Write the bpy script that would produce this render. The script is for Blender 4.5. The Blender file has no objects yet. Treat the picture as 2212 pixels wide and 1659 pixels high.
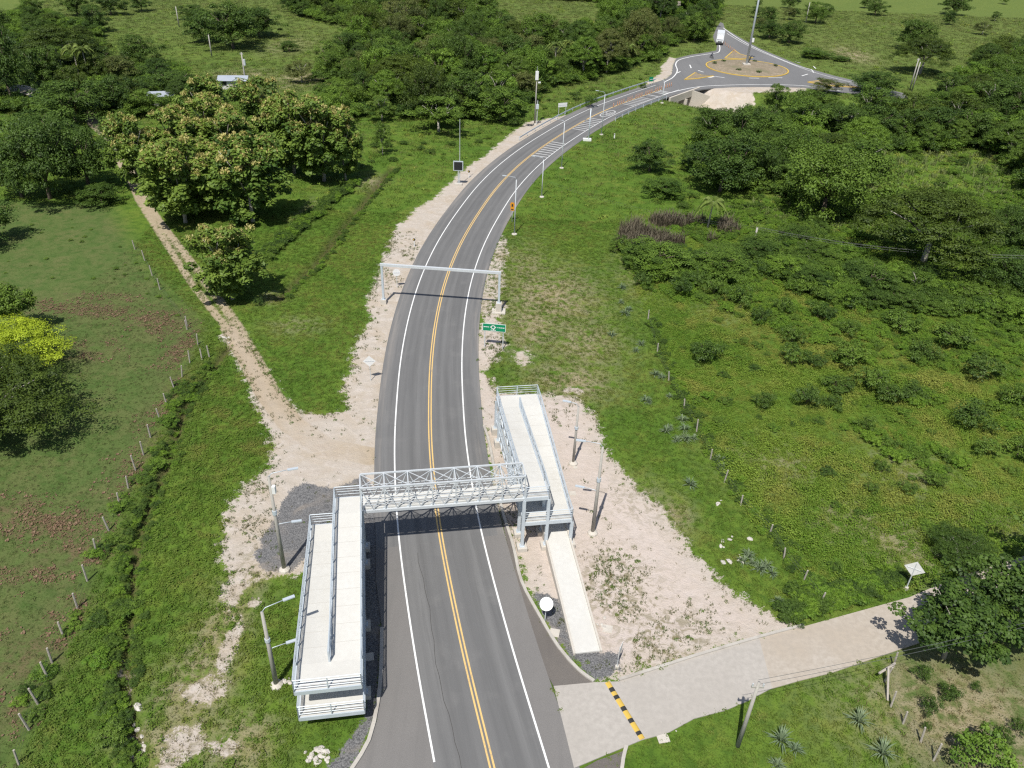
import bpy, math, random
import numpy as np
from mathutils import Vector, Matrix
from mathutils.geometry import tessellate_polygon

rnd = random.Random(7)
nr = np.random.default_rng(11)
scene = bpy.context.scene
COL = scene.collection

# ------------------------------------------------------------------ camera
PW, PH, FOC, CAMH = 2212.0, 1659.0, 1720.0, 49.5
_p, _r = math.radians(33.0), math.radians(2.3)
FWD = np.array([0, math.cos(_p), -math.sin(_p)])
_R0 = np.array([1.0, 0, 0]); _U0 = np.cross(_R0, FWD)
RGT = _R0*math.cos(_r) + _U0*math.sin(_r)
UPV = -_R0*math.sin(_r) + _U0*math.cos(_r)
cam = bpy.data.cameras.new('camera'); cam_o = bpy.data.objects.new('camera', cam)
COL.objects.link(cam_o)
cam.sensor_fit = 'HORIZONTAL'; cam.sensor_width = 36.0; cam.lens = FOC/PW*36.0
cam.clip_start = 0.5; cam.clip_end = 6000
M = Matrix.Identity(4)
for i in range(3):
    M[i][0], M[i][1], M[i][2] = RGT[i], UPV[i], -FWD[i]
M[2][3] = CAMH
cam_o.matrix_world = M
scene.camera = cam_o

# ------------------------------------------------------------------ sky, sun, exposure
SUNV = np.array([-0.17, -0.56, 1.0]); SUNV = SUNV/np.linalg.norm(SUNV)
w = bpy.data.worlds.new('World'); scene.world = w; w.use_nodes = True
nt = w.node_tree; bg = nt.nodes['Background']
sky = nt.nodes.new('ShaderNodeTexSky'); sky.sky_type = 'NISHITA'; sky.sun_disc = False
sky.sun_elevation = math.asin(SUNV[2]); sky.sun_rotation = math.atan2(SUNV[0], SUNV[1])
sky.air_density = 1.0; sky.dust_density = 1.2; sky.ozone_density = 1.0
nt.links.new(sky.outputs[0], bg.inputs[0]); bg.inputs[1].default_value = 0.085
sl = bpy.data.lights.new('sun', 'SUN'); sl.energy = 4.6; sl.angle = math.radians(0.5); sl.color = (1.0, 0.965, 0.90)
so = bpy.data.objects.new('sun', sl); COL.objects.link(so)
so.rotation_euler = Vector(SUNV).to_track_quat('Z', 'Y').to_euler(); so.location = (0, 0, 80)
scene.view_settings.view_transform = 'Standard'; scene.view_settings.look = 'None'
scene.view_settings.exposure = 0.2; scene.view_settings.gamma = 1.0
scene.view_settings.use_curve_mapping = False
scene.cycles.use_denoising = False; scene.cycles.filter_width = 1.3
scene.cycles.max_bounces = 6; scene.cycles.diffuse_bounces = 3; scene.cycles.transparent_max_bounces = 4

# ------------------------------------------------------------------ surveying helpers: photo position -> place on the ground
def G(x, y, z=0.0):
    d = FWD + RGT*((x-PW/2)/FOC) - UPV*((y-PH/2)/FOC)
    t = (z-CAMH)/d[2]
    return Vector((float(d[0]*t), float(d[1]*t), z))
def PJ(P):
    v = np.array(P, float) - np.array([0, 0, CAMH]); zz = v @ FWD
    return PW/2 + FOC*(v @ RGT)/zz, PH/2 - FOC*(v @ UPV)/zz, zz
def rise(base, ytop):
    """height above BASE at which something reaches the photo row YTOP"""
    lo, hi = 0.0, 60.0
    for _ in range(30):
        m = (lo+hi)/2
        if PJ((base[0], base[1], base[2]+m))[1] > ytop: lo = m
        else: hi = m
    return (lo+hi)/2
def px(pts): return [G(*p) for p in pts]

# ------------------------------------------------------------------ mesh builder
class MB:
    def __init__(s): s.v, s.f = [], []
    def add(s, vs, fs):
        o = len(s.v); s.v += [tuple(v) for v in vs]; s.f += [tuple(i+o for i in f) for f in fs]; return s
    def box(s, x0, x1, y0, y1, z0, z1):
        return s.add([(x0,y0,z0),(x1,y0,z0),(x1,y1,z0),(x0,y1,z0),(x0,y0,z1),(x1,y0,z1),(x1,y1,z1),(x0,y1,z1)],
                     [(0,3,2,1),(4,5,6,7),(0,1,5,4),(1,2,6,5),(2,3,7,6),(3,0,4,7)])
    def beam(s, a, b, wd, ht, up=(0,0,1)):
        a, b = Vector(a), Vector(b); d = (b-a).normalized(); up = Vector(up)
        if abs(d.dot(up)) > 0.98: up = Vector((0,1,0))
        r = d.cross(up).normalized()*wd/2; u = r.cross(d).normalized()*ht/2
        return s.add([a-r-u, a+r-u, a+r+u, a-r+u, b-r-u, b+r-u, b+r+u, b-r+u],
                     [(0,1,2,3),(4,7,6,5),(0,4,5,1),(1,5,6,2),(2,6,7,3),(3,7,4,0)])
    def tube(s, pts, rad, n=8, cap=True):
        pts = [Vector(p) for p in pts]; rad = rad if isinstance(rad, (list, tuple)) else [rad]*len(pts)
        vs, fs = [], []
        d0 = (pts[1]-pts[0]).normalized(); ref = Vector((1,0,0)) if abs(d0.x) < .9 else Vector((0,1,0))
        for i, p in enumerate(pts):
            d = (pts[min(i+1, len(pts)-1)]-pts[max(i-1, 0)]).normalized()
            a = d.cross(ref).normalized(); b = d.cross(a)
            for k in range(n):
                t = 2*math.pi*k/n; vs.append(p + a*math.cos(t)*rad[i] + b*math.sin(t)*rad[i])
        for i in range(len(pts)-1):
            for k in range(n):
                k2 = (k+1) % n; fs.append((i*n+k, i*n+k2, (i+1)*n+k2, (i+1)*n+k))
        if cap: fs.append(tuple(range(n-1, -1, -1))); fs.append(tuple((len(pts)-1)*n+k for k in range(n)))
        return s.add(vs, fs)
    def disc(s, c, nrm, rx, ry, n=20, th=0.02, up=(0,0,1)):
        c, nrm = Vector(c), Vector(nrm).normalized(); a = Vector(up).cross(nrm).normalized(); b = nrm.cross(a)
        vs = []
        for o in (-th/2, th/2):
            for k in range(n):
                t = 2*math.pi*k/n; vs.append(c+nrm*o+a*math.cos(t)*rx+b*math.sin(t)*ry)
        fs = [tuple(range(n-1,-1,-1)), tuple(range(n, 2*n))] + [(k,(k+1)%n,n+(k+1)%n,n+k) for k in range(n)]
        return s.add(vs, fs)
    def prism(s, poly, z0, z1):
        n = len(poly); vs = [(p[0],p[1],z0) for p in poly]+[(p[0],p[1],z1) for p in poly]
        tri = tessellate_polygon([[Vector((p[0],p[1],0)) for p in poly]])
        area = sum(poly[i][0]*poly[(i+1)%n][1]-poly[(i+1)%n][0]*poly[i][1] for i in range(n))
        fs = []
        for t in tri:
            a, b, c = [poly[i] for i in t]
            ccw = (b[0]-a[0])*(c[1]-a[1])-(b[1]-a[1])*(c[0]-a[0]) > 0
            t = tuple(t) if ccw else tuple(t)[::-1]
            fs.append(tuple(i+n for i in t)); fs.append(t[::-1])
        for i in range(n):
            j = (i+1) % n; fs.append((i,j,j+n,i+n) if area > 0 else (j,i,i+n,j+n))
        return s.add(vs, fs)
    def mesh(s, name, mat=None, smooth=False):
        me = bpy.data.meshes.new(name); me.from_pydata(s.v, [], s.f)
        if mat: me.materials.append(mat)
        if smooth: me.polygons.foreach_set('use_smooth', [True]*len(me.polygons))
        me.update(); return me
    def build(s, name, mat, parent=None, smooth=False, kind=None):
        return link(name, s.mesh(name, mat, smooth), parent, kind)

def link(name, me, parent=None, kind=None):
    o = bpy.data.objects.new(name, me); COL.objects.link(o)
    if parent is not None: o.parent = parent
    if kind: o['kind'] = kind
    return o
def tag(o, label=None, cat=None, group=None, kind=None):
    if label: o['label'] = label
    if cat: o['category'] = cat
    if group: o['group'] = group
    if kind: o['kind'] = kind
    return o
def thing(name, label, cat, loc=(0,0,0), rz=0.0, group=None):
    o = bpy.data.objects.new(name, None); COL.objects.link(o); o.empty_display_size = 0.3
    o.location = loc; o.rotation_euler = (0,0,rz)
    return tag(o, label, cat, group)
def copy_tree(o, parent=None):
    c = o.copy(); COL.objects.link(c); c.parent = parent
    for ch in list(o.children): copy_tree(ch, c)
    return c

# ------------------------------------------------------------------ materials
def newmat(name):
    m = bpy.data.materials.new(name); m.use_nodes = True
    n = m.node_tree.nodes; b = n['Principled BSDF']
    return m, m.node_tree, b
def mth(t, op, a, b=None, c=None, clamp=False):
    n = t.nodes.new('ShaderNodeMath'); n.operation = op; n.use_clamp = clamp
    for i, q in enumerate((a, b, c)):
        if q is None: continue
        if isinstance(q, (int, float)): n.inputs[i].default_value = q
        else: t.links.new(q, n.inputs[i])
    return n.outputs[0]
def mix(t, fac, a, b, mode='MIX'):
    n = t.nodes.new('ShaderNodeMix'); n.data_type = 'RGBA'; n.blend_type = mode
    if isinstance(fac, (int, float)): n.inputs[0].default_value = fac
    else: t.links.new(fac, n.inputs[0])
    for i, q in ((6, a), (7, b)):
        if isinstance(q, (tuple, list)): n.inputs[i].default_value = (*q[:3], 1)
        else: t.links.new(q, n.inputs[i])
    return n.outputs[2]
def noise(t, scale, detail=4, rough=0.55, vec=None, dist=0.0):
    n = t.nodes.new('ShaderNodeTexNoise'); n.inputs['Scale'].default_value = scale
    n.inputs['Detail'].default_value = detail; n.inputs['Roughness'].default_value = rough
    n.inputs['Distortion'].default_value = dist
    if vec is not None: t.links.new(vec, n.inputs['Vector'])
    return n.outputs['Fac']
def pos(t, scale=None):
    g = t.nodes.new('ShaderNodeNewGeometry').outputs['Position']
    if scale:
        m = t.nodes.new('ShaderNodeMapping'); m.inputs['Scale'].default_value = scale; t.links.new(g, m.inputs['Vector']); return m.outputs[0]
    return g
def ramp(t, fac, lo, hi):
    n = t.nodes.new('ShaderNodeMapRange'); n.inputs[1].default_value = lo; n.inputs[2].default_value = hi
    n.interpolation_type = 'SMOOTHSTEP'
    t.links.new(fac, n.inputs[0]); return n.outputs[0]
def attr(t, name):
    n = t.nodes.new('ShaderNodeAttribute'); n.attribute_name = name; return n.outputs['Fac']
def bump(t, b, h, strength, dist):
    n = t.nodes.new('ShaderNodeBump'); n.inputs['Strength'].default_value = strength; n.inputs['Distance'].default_value = dist
    t.links.new(h, n.inputs['Height']); t.links.new(n.outputs[0], b.inputs['Normal'])
def surf(name, c1, c2, scale=4.0, rough=0.8, metal=0.0, bmp=0.0, fine=40.0, c3=None, spec=0.5, dk=0.86):
    """two-tone mottled surface with fine grain"""
    m, t, b = newmat(name); P = pos(t)
    f = ramp(t, noise(t, scale, 5, 0.6, P), 0.3, 0.7)
    c = mix(t, f, c1, c2)
    g = noise(t, fine, 3, 0.6, P)
    if c3: c = mix(t, ramp(t, noise(t, scale*0.21, 3, 0.6, P, 0.6), 0.5, 0.72), c, c3)
    c = mix(t, ramp(t, g, 0.25, 0.75), c, tuple(dk*(p+q)/2 for p, q in zip(c1, c2)))
    t.links.new(c, b.inputs['Base Color']); b.inputs['Roughness'].default_value = rough
    b.inputs['Metallic'].default_value = metal; b.inputs['Specular IOR Level'].default_value = spec
    if bmp: bump(t, b, g, bmp, 0.02)
    return m

STEEL = surf('galvanised_steel', (0.50,0.56,0.61), (0.60,0.65,0.69), 1.2, 0.45, 0.15, 0.0, 18.0)
STEELW = surf('painted_steel', (0.62,0.65,0.67), (0.55,0.58,0.60), 1.5, 0.5, 0.1, 0.0, 14.0)
CONC = surf('ramp_concrete', (0.585,0.575,0.54), (0.545,0.53,0.49), 0.5, 0.88, 0, 0.05, 3.0, (0.46,0.44,0.395), dk=0.94)
CONCG = surf('pole_concrete', (0.42,0.40,0.36), (0.34,0.32,0.29), 2.0, 0.9, 0, 0.2, 20.0)
CONCP = surf('pedestal_concrete', (0.58,0.54,0.48), (0.50,0.46,0.40), 2.5, 0.92, 0, 0.25, 15.0)
KERB = surf('kerb_concrete', (0.52,0.49,0.44), (0.40,0.37,0.33), 1.6, 0.92, 0, 0.3, 15.0, (0.28,0.25,0.21))
WHITE = surf('white_sheet', (0.80,0.80,0.79), (0.74,0.74,0.73), 3.0, 0.4, 0.0)
DARKM = surf('dark_panel', (0.012,0.014,0.016), (0.02,0.022,0.025), 3.0, 0.35)
GREENS = surf('green_sign_face', (0.0,0.23,0.10), (0.0,0.26,0.12), 1.0, 0.45)
SIGNW = surf('white_sign_print', (0.78,0.80,0.78), (0.74,0.76,0.75), 1.0, 0.45)
AMBER = surf('amber_sign_face', (0.72,0.30,0.01), (0.66,0.27,0.01), 3.0, 0.5)
ORANGE = surf('orange_plastic', (0.70,0.27,0.08), (0.62,0.24,0.07), 5.0, 0.5)
YELL = surf('yellow_paint', (0.62,0.42,0.06), (0.56,0.38,0.09), 2.0, 0.75, 0, 0.1, 25.0)
BLACKP = surf('black_rubber', (0.022,0.022,0.022), (0.035,0.035,0.034), 4.0, 0.7)
WOOD = surf('fence_wood', (0.46,0.42,0.37), (0.36,0.32,0.27), 6.0, 0.95, 0, 0.3, 30.0)
BARK = surf('bark', (0.17,0.13,0.10), (0.10,0.075,0.055), 5.0, 0.95, 0, 0.5, 25.0)
PALEBARK = surf('pale_bark', (0.42,0.39,0.34), (0.30,0.27,0.22), 4.0, 0.9, 0, 0.3, 25.0)
ROCK = surf('pale_rock', (0.60,0.57,0.52), (0.44,0.40,0.35), 3.0, 0.95, 0, 0.6, 9.0)
ROOFM = surf('metal_roof', (0.45,0.50,0.58), (0.55,0.58,0.62), 0.6, 0.4, 0.3)
WALLW = surf('white_wall', (0.68,0.67,0.64), (0.60,0.58,0.54), 0.8, 0.9)
WIREM = surf('wire', (0.16,0.17,0.17), (0.12,0.12,0.12), 3.0, 0.5, 0.3)
STAIN = surf('culvert_concrete', (0.58,0.53,0.46), (0.50,0.45,0.38), 0.35, 0.93, 0, 0.3, 6.0, (0.36,0.31,0.25))

def asphalt(name, c1, c2, c3):
    m, t, b = newmat(name); P = pos(t)
    c = mix(t, ramp(t, noise(t, 0.10, 5, 0.6, pos(t, (1, 0.3, 1))), 0.35, 0.68), c1, c2)
    c = mix(t, ramp(t, noise(t, 0.9, 5, 0.65, P), 0.45, 0.75), c, c3)
    c = mix(t, mth(t, 'MULTIPLY', ramp(t, noise(t, 0.45, 3, 0.6, pos(t, (2.2, 0.12, 1))), 0.5, 0.8), 0.5), c, tuple(q*0.72 for q in c1))
    g = noise(t, 22, 2, 0.7, P)
    c = mix(t, ramp(t, g, 0.3, 0.75), c, tuple(q*0.8 for q in c1))
    t.links.new(c, b.inputs['Base Color']); b.inputs['Roughness'].default_value = 0.86; b.inputs['Specular IOR Level'].default_value = 0.3
    bump(t, b, g, 0.25, 0.01); return m
ASPH = asphalt('asphalt', (0.168,0.167,0.168), (0.215,0.212,0.210), (0.190,0.188,0.187))
ASPHL = asphalt('pale_asphalt', (0.180,0.172,0.165), (0.225,0.213,0.202), (0.195,0.185,0.176))
def road_mat():
    m, t, b = newmat('road_asphalt'); P = pos(t); la, lo = attr(t, 'lat'), attr(t, 'lon')
    cv = t.nodes.new('ShaderNodeCombineXYZ'); t.links.new(la, cv.inputs[0]); t.links.new(mth(t, 'MULTIPLY', lo, 0.035), cv.inputs[1]); V = cv.outputs[0]
    c = mix(t, ramp(t, noise(t, 0.9, 5, 0.6, V), 0.32, 0.68), (0.138,0.137,0.136), (0.182,0.180,0.177))
    c = mix(t, mth(t, 'MULTIPLY', ramp(t, noise(t, 3.5, 4, 0.65, V), 0.5, 0.72), 0.6), c, (0.118,0.117,0.116))
    c = mix(t, mth(t, 'MULTIPLY', ramp(t, noise(t, 0.35, 5, 0.65, P), 0.5, 0.75), 0.6), c, (0.196,0.192,0.186))
    aw = mth(t, 'ABSOLUTE', la)
    for ctr, wd, k in ((1.85, 0.55, 0.38), (0.9, 0.35, 0.16), (2.85, 0.35, 0.16)):
        g_ = mth(t, 'MULTIPLY', ramp(t, mth(t, 'ABSOLUTE', mth(t, 'SUBTRACT', aw, ctr)), wd, 0.0), mth(t, 'MULTIPLY', noise(t, 1.6, 3, 0.6, V), 2*k), None, True)
        c = mix(t, g_, c, (0.095,0.094,0.093))
    dust = mth(t, 'MULTIPLY', ramp(t, aw, 3.9, 5.6), ramp(t, noise(t, 1.3, 4, 0.65, V), 0.42, 0.68), None, True)
    c = mix(t, mth(t, 'MULTIPLY', dust, 0.75), c, (0.30,0.272,0.245))
    gr = noise(t, 22, 2, 0.7, P); c = mix(t, ramp(t, gr, 0.3, 0.8), c, mix(t, 0.5, c, (0.10,0.10,0.10)))
    cr = noise(t, 0.8, 6, 0.7, P, 1.5)
    t.links.new(c, b.inputs['Base Color']); b.inputs['Roughness'].default_value = 0.85; b.inputs['Specular IOR Level'].default_value = 0.3
    bump(t, b, gr, 0.25, 0.01); return m
ROADM = road_mat()
ASPHD = asphalt('worn_asphalt', (0.12,0.108,0.098), (0.20,0.18,0.16), (0.155,0.14,0.128))
def paint(name, c):
    m, t, b = newmat(name); P = pos(t)
    wear = ramp(t, mth(t, 'ADD', mth(t, 'MULTIPLY', noise(t, 7, 5, 0.75, P), 0.6), mth(t, 'MULTIPLY', noise(t, 0.5, 4, 0.6, P), 0.4)), 0.52, 0.66)
    q = mix(t, mth(t, 'MULTIPLY', wear, 0.6), c, (0.2,0.19,0.18))
    t.links.new(q, b.inputs['Base Color']); b.inputs['Roughness'].default_value = 0.7; return m
LINEF = paint('line_white_worn', (0.46,0.46,0.45)); LINEW = paint('line_white', (0.76,0.76,0.74)); LINEY = paint('line_yellow', (0.66,0.45,0.17))
SIDEC = surf('side_road_concrete', (0.42,0.39,0.352), (0.375,0.345,0.308), 0.22, 0.93, 0, 0.25, 2.5, (0.40,0.365,0.325), dk=0.88)
SIDED = surf('side_road_dirt', (0.43,0.382,0.325), (0.39,0.332,0.265), 0.30, 0.97, 0, 0.4, 2.5, (0.44,0.40,0.35), dk=0.86)

def leafmat(name, dark, light, dry=None, trans=0.20, rough=0.55):
    m, t, b = newmat(name)
    oi = t.nodes.new('ShaderNodeObjectInfo')
    ti = attr(t, 'tint')
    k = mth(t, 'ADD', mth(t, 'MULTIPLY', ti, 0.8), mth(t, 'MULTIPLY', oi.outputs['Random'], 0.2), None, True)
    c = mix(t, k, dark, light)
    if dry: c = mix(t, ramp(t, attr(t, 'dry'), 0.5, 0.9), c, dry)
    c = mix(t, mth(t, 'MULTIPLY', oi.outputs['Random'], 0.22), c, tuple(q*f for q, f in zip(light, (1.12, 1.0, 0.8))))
    t.links.new(c, b.inputs['Base Color']); b.inputs['Roughness'].default_value = rough; b.inputs['Specular IOR Level'].default_value = 0.25
    tr = t.nodes.new('ShaderNodeBsdfTranslucent')
    t.links.new(mix(t, 0.5, c, (light[0]*1.6, light[1]*1.5, light[2]*0.8)), tr.inputs[0])
    ms = t.nodes.new('ShaderNodeMixShader'); ms.inputs[0].default_value = trans
    t.links.new(b.outputs[0], ms.inputs[1]); t.links.new(tr.outputs[0], ms.inputs[2])
    t.links.new(ms.outputs[0], t.nodes['Material Output'].inputs[0]); return m
LF_DARK = leafmat('leaf_dark', (0.018,0.044,0.010), (0.092,0.158,0.026))
LF_MID = leafmat('leaf_mid', (0.027,0.062,0.011), (0.138,0.225,0.032))
LF_BRIGHT = leafmat('leaf_bright', (0.038,0.092,0.012), (0.165,0.272,0.035))
LF_TEAK = leafmat('leaf_teak', (0.045,0.098,0.016), (0.190,0.272,0.045))
LF_FEATHER = leafmat('leaf_feathery', (0.024,0.047,0.009), (0.098,0.145,0.020))
LF_LIME = leafmat('leaf_lime', (0.10,0.17,0.012), (0.40,0.51,0.035))
LF_OLIVE = leafmat('leaf_olive', (0.040,0.062,0.018), (0.150,0.178,0.048))
LF_BLUE = leafmat('leaf_greygreen', (0.12,0.18,0.10), (0.22,0.28,0.17))
LF_PALM = leafmat('leaf_palm', (0.070,0.119,0.025), (0.196,0.252,0.063))
LF_DRY = leafmat('leaf_dry', (0.10,0.065,0.045), (0.20,0.135,0.085))
LF_BLOOM = leafmat('teak_blossom', (0.33,0.31,0.10), (0.54,0.49,0.20), trans=0.3)
LF_WEED = leafmat('weed_leaf', (0.070,0.161,0.017), (0.175,0.287,0.031))
# ------------------------------------------------------------------ plan of the place (metres)
CL_CTRL = [(9.2,-8),(6.5,4),(4.0,14),(1.5,23.5),(-0.6,31.2),(-2.4,37.6),(-4.45,45.7),(-6.25,53.7),(-8.0,64.0),(-8.95,72.3),(-9.6,79.2),(-10.05,87.6),
           (-10.15,96.6),(-9.8,105.8),(-8.75,116.8),(-6.7,129.8),(-3.7,144.3),(1.0,159.9),(7.3,175.6),(15.4,192.8),(21.9,204.2),(28,213.3),(34.3,222.2),(42,232.4),(49,241)]
def spline(pts, step=0.8):
    pts = [np.array(p, float) for p in pts]; out = []
    P = [2*pts[0]-pts[1]] + pts + [2*pts[-1]-pts[-2]]
    for i in range(1, len(P)-2):
        n = max(2, int(np.linalg.norm(P[i+1]-P[i])/step))
        for k in range(n):
            t = k/n
            out.append(0.5*((2*P[i])+(-P[i-1]+P[i+1])*t+(2*P[i-1]-5*P[i]+4*P[i+1]-P[i+2])*t*t+(-P[i-1]+3*P[i]-3*P[i+1]+P[i+2])*t**3))
    out.append(pts[-1]); return np.array(out)
CL = spline(CL_CTRL, 1.0)
# light smoothing of the surveyed line
for _ in range(12):
    CL[1:-1] = 0.25*CL[:-2]+0.5*CL[1:-1]+0.25*CL[2:]
def frames(line):
    d = np.gradient(line, axis=0); d /= np.linalg.norm(d, axis=1)[:, None]
    return d, np.stack([d[:, 1], -d[:, 0]], 1)      # tangent, right-hand normal
CLD, CLN = frames(CL)
CLS = np.concatenate([[0], np.cumsum(np.linalg.norm(np.diff(CL, axis=0), axis=1))])
def road_at(x, y):
    i = int(np.argmin((CL[:, 0]-x)**2+(CL[:, 1]-y)**2)); return i
def ribbon(line, nrm, o0, o1, z, z2=None, mb=None):
    mb = mb or MB(); n = len(line)
    a = line+nrm*o0; b = line+nrm*o1
    vs = [(p[0], p[1], z) for p in a]+[(p[0], p[1], z) for p in b]
    fs = [(i, n+i, n+i+1, i+1) for i in range(n-1)]
    if z2 is not None:
        vs += [(p[0], p[1], z2) for p in a]+[(p[0], p[1], z2) for p in b]
        fs += [(2*n+i, i, i+1, 2*n+i+1) for i in range(n-1)]+[(n+i, 3*n+i, 3*n+i+1, n+i+1) for i in range(n-1)]
    return mb.add(vs, fs)
def poly2(pts): return [(G(*p).x, G(*p).y) for p in pts]

RB_POLY = poly2([(1418,178),(1440,169.5),(1451,160),(1454,140),(1461,126),(1490,118.5),(1530,112.5),(1547,109),(1549,98),(1543,88),(1540,78),(1549,58),(1556,48),(1562,50),(1566,62),(1600,82),(1640,104),(1690,125),(1740,146),(1800,163),(1850,175),(1893,187),(1960,203),(1960,214),(1880,204),(1815,200),(1735,189),(1646,187.5),(1583,188),(1530,191),(1500,195),(1472,201),(1445,208)])
SIDE_FAR = [(1283,1474),(1337,1472),(1420,1445),(1505,1418),(1631,1381),(1739,1352.5),(1860,1319),(1965,1290),(2016,1268),(2110,1233),(2204,1204),(2330,1160)]
SIDE_NEAR = [(1240,1659),(1300,1634),(1356,1611),(1387,1598),(1443,1583),(1500,1552),(1568,1534),(1615,1514),(1662,1489),(1728,1470),(1797,1453),(1949,1401),(2050,1366),(2212,1310),(2330,1265)]
SIDE_POLY = poly2([(1196,1482)]+SIDE_FAR[:5]+[(1640,1379),(1668,1487)]+SIDE_NEAR[:9][::-1])
APRON_B = poly2([(1256,1662),(1290,1643),(1348,1622),(1340,1700),(1270,1700)])
DIRTROAD_POLY = poly2([(1640,1379)]+SIDE_FAR[5:]+SIDE_NEAR[9:][::-1]+[(1668,1487)])
APRON_R = poly2([(1075,1085),(1110,1185),(1126,1257),(1165,1330),(1205,1397),(1250,1447),(1283,1474),(1240,1489),(1196,1482),(1150,1400)])
APRON_L = poly2([(812,1130),(812,1250),(825,1357),(823,1450),(816,1520),(796,1600),(762,1659),(720,1740),(880,1740),(905,1659),(860,1500)])

DIRT_L = poly2([(497,700),(520,705),(560,772),(598,842),(645,888),(700,892),(748,882),(735,848),(752,800),(775,735),(803,690),(790,650),(815,585),(850,500),(905,445),(955,412),(985,380),(1010,362),(1060,325),(1110,283),(1140,262),(1175,256),(1230,248),(1225,262),(1140,312),(1040,385),(1000,430),(950,490),(910,560),(880,640),(855,740),(835,830),(822,950),(820,1050),(820,1130),(790,1160),(735,1130),(700,1180),(640,1235),(560,1240),(500,1225),(478,1195),(490,1110),(530,1045),(575,1005),(585,960),(560,900),(535,820),(478,722)])
DIRT_R = poly2([(1040,700),(1075,640),(1095,650),(1078,690),(1100,740),(1070,780),(1045,800),(1075,850),(1170,845),(1250,858),(1290,900),(1300,960),(1370,1050),(1432,1095),(1482,1180),(1560,1262),(1690,1338),(1712,1356),(1505,1414),(1337,1468),(1283,1470),(1230,1400),(1190,1330),(1130,1260),(1105,1170),(1075,1090),(1050,960),(1030,860),(1025,760)])
DIRT_STR = poly2([(1085,505),(1100,520),(1090,580),(1085,640),(1040,690),(1030,660),(1045,600),(1065,545)])
DIRT_RB = poly2([(1500,193),(1583,184),(1646,184),(1740,186),(1745,197),(1646,198),(1583,198),(1535,203),(1505,208)])
DIRT_RL = poly2([(1380,187),(1440,169),(1453,158),(1455,140),(1462,127),(1446,122),(1430,142),(1428,160),(1395,174)])
TRACKS = [[(298,430),(330,480),(372,545),(418,615),(462,672),(497,716)], [(312,432),(350,484),(400,548),(448,612),(490,668),(520,712)]]
TRACK2 = [(150,205),(195,240),(200,265),(240,300),(262,345),(290,390),(308,432)]
GRAVEL = [poly2([(620,1065),(650,1042),(720,1050),(785,1028),(815,1060),(812,1120),(760,1150),(700,1160),(660,1200),(620,1235),(560,1225),(552,1190),(590,1120)]),
          poly2([(780,1120),(815,1120),(828,1357),(820,1470),(805,1560),(762,1662),(700,1662),(760,1590),(785,1560),(775,1300)]),
          poly2([(1150,1275),(1205,1290),(1225,1340),(1235,1405),(1290,1402),(1335,1412),(1345,1440),(1330,1455),(1285,1470),(1225,1412),(1180,1345)])]
DITCH = [(492,742),(470,775),(430,830),(395,880),(372,960),(340,1040),(318,1085),(292,1170),(282,1260),(273,1380),(268,1480),(270,1530),(292,1600),(300,1665),(305,1760)]
RIDGE = [(560,560),(600,530),(660,480),(710,440),(760,395)]        # weedy bank along the old fence
DITCH2 = [(600,640),(680,570),(740,490),(790,430),(830,380),(850,360)]

def seg_d(X, Y, pts):
    """distance to an open polyline"""
    D = np.full(X.shape, 1e9)
    for (a, b) in zip(pts[:-1], pts[1:]):
        ax, ay, bx, by = a[0], a[1], b[0], b[1]; dx, dy = bx-ax, by-ay; L2 = dx*dx+dy*dy+1e-12
        t = np.clip(((X-ax)*dx+(Y-ay)*dy)/L2, 0, 1)
        D = np.minimum(D, (X-ax-t*dx)**2+(Y-ay-t*dy)**2)
    return np.sqrt(D)
def sd(X, Y, poly):
    """signed distance, positive inside"""
    ins = np.zeros(X.shape, bool); n = len(poly)
    for i in range(n):
        x0, y0 = poly[i]; x1, y1 = poly[(i+1) % n]
        c = ((y0 > Y) != (y1 > Y)) & (X < (x1-x0)*(Y-y0)/((y1-y0) if y1 != y0 else 1e-9)+x0)
        ins ^= c
    d = seg_d(X, Y, list(poly)+[poly[0]])
    return np.where(ins, d, -d)
def sstep(a, b, x):
    t = np.clip((x-a)/(b-a), 0, 1); return t*t*(3-2*t)
_ph = np.random.default_rng(5)
_wv = [( _ph.uniform(-1,1), _ph.uniform(-1,1), _ph.uniform(0,6.28)) for _ in range(18)]
def und(X, Y, sc):
    s = 0
    for i, (a, b, c) in enumerate(_wv):
        k = sc*(0.6+0.25*i); s = s+np.sin((X*a+Y*b)*k+c)/(1+0.35*i)
    return s/4.0
TRACK_W = [[G(*p).xy for p in t] for t in TRACKS]; TRACK2_W = [G(*p).xy for p in TRACK2]
DITCH_W = [G(*p).xy for p in DITCH]; DITCH2_W = [G(*p).xy for p in DITCH2]
# culvert frame: face of the headwall beside the road near the roundabout
_ci = road_at(36.2, 224.8); CUL_O = CL[_ci]+CLN[_ci]*6.7; CUL_T, CUL_N = CLD[_ci], CLN[_ci]
RAV = [CUL_O-CUL_N*8+CUL_T*3.2, CUL_O+CUL_N*8+CUL_T*3.2, CUL_O+CUL_N*17+CUL_T*6, CUL_O+CUL_N*30+CUL_T*16, CUL_O+CUL_N*55+CUL_T*24, CUL_O+CUL_N*90+CUL_T*25]

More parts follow.
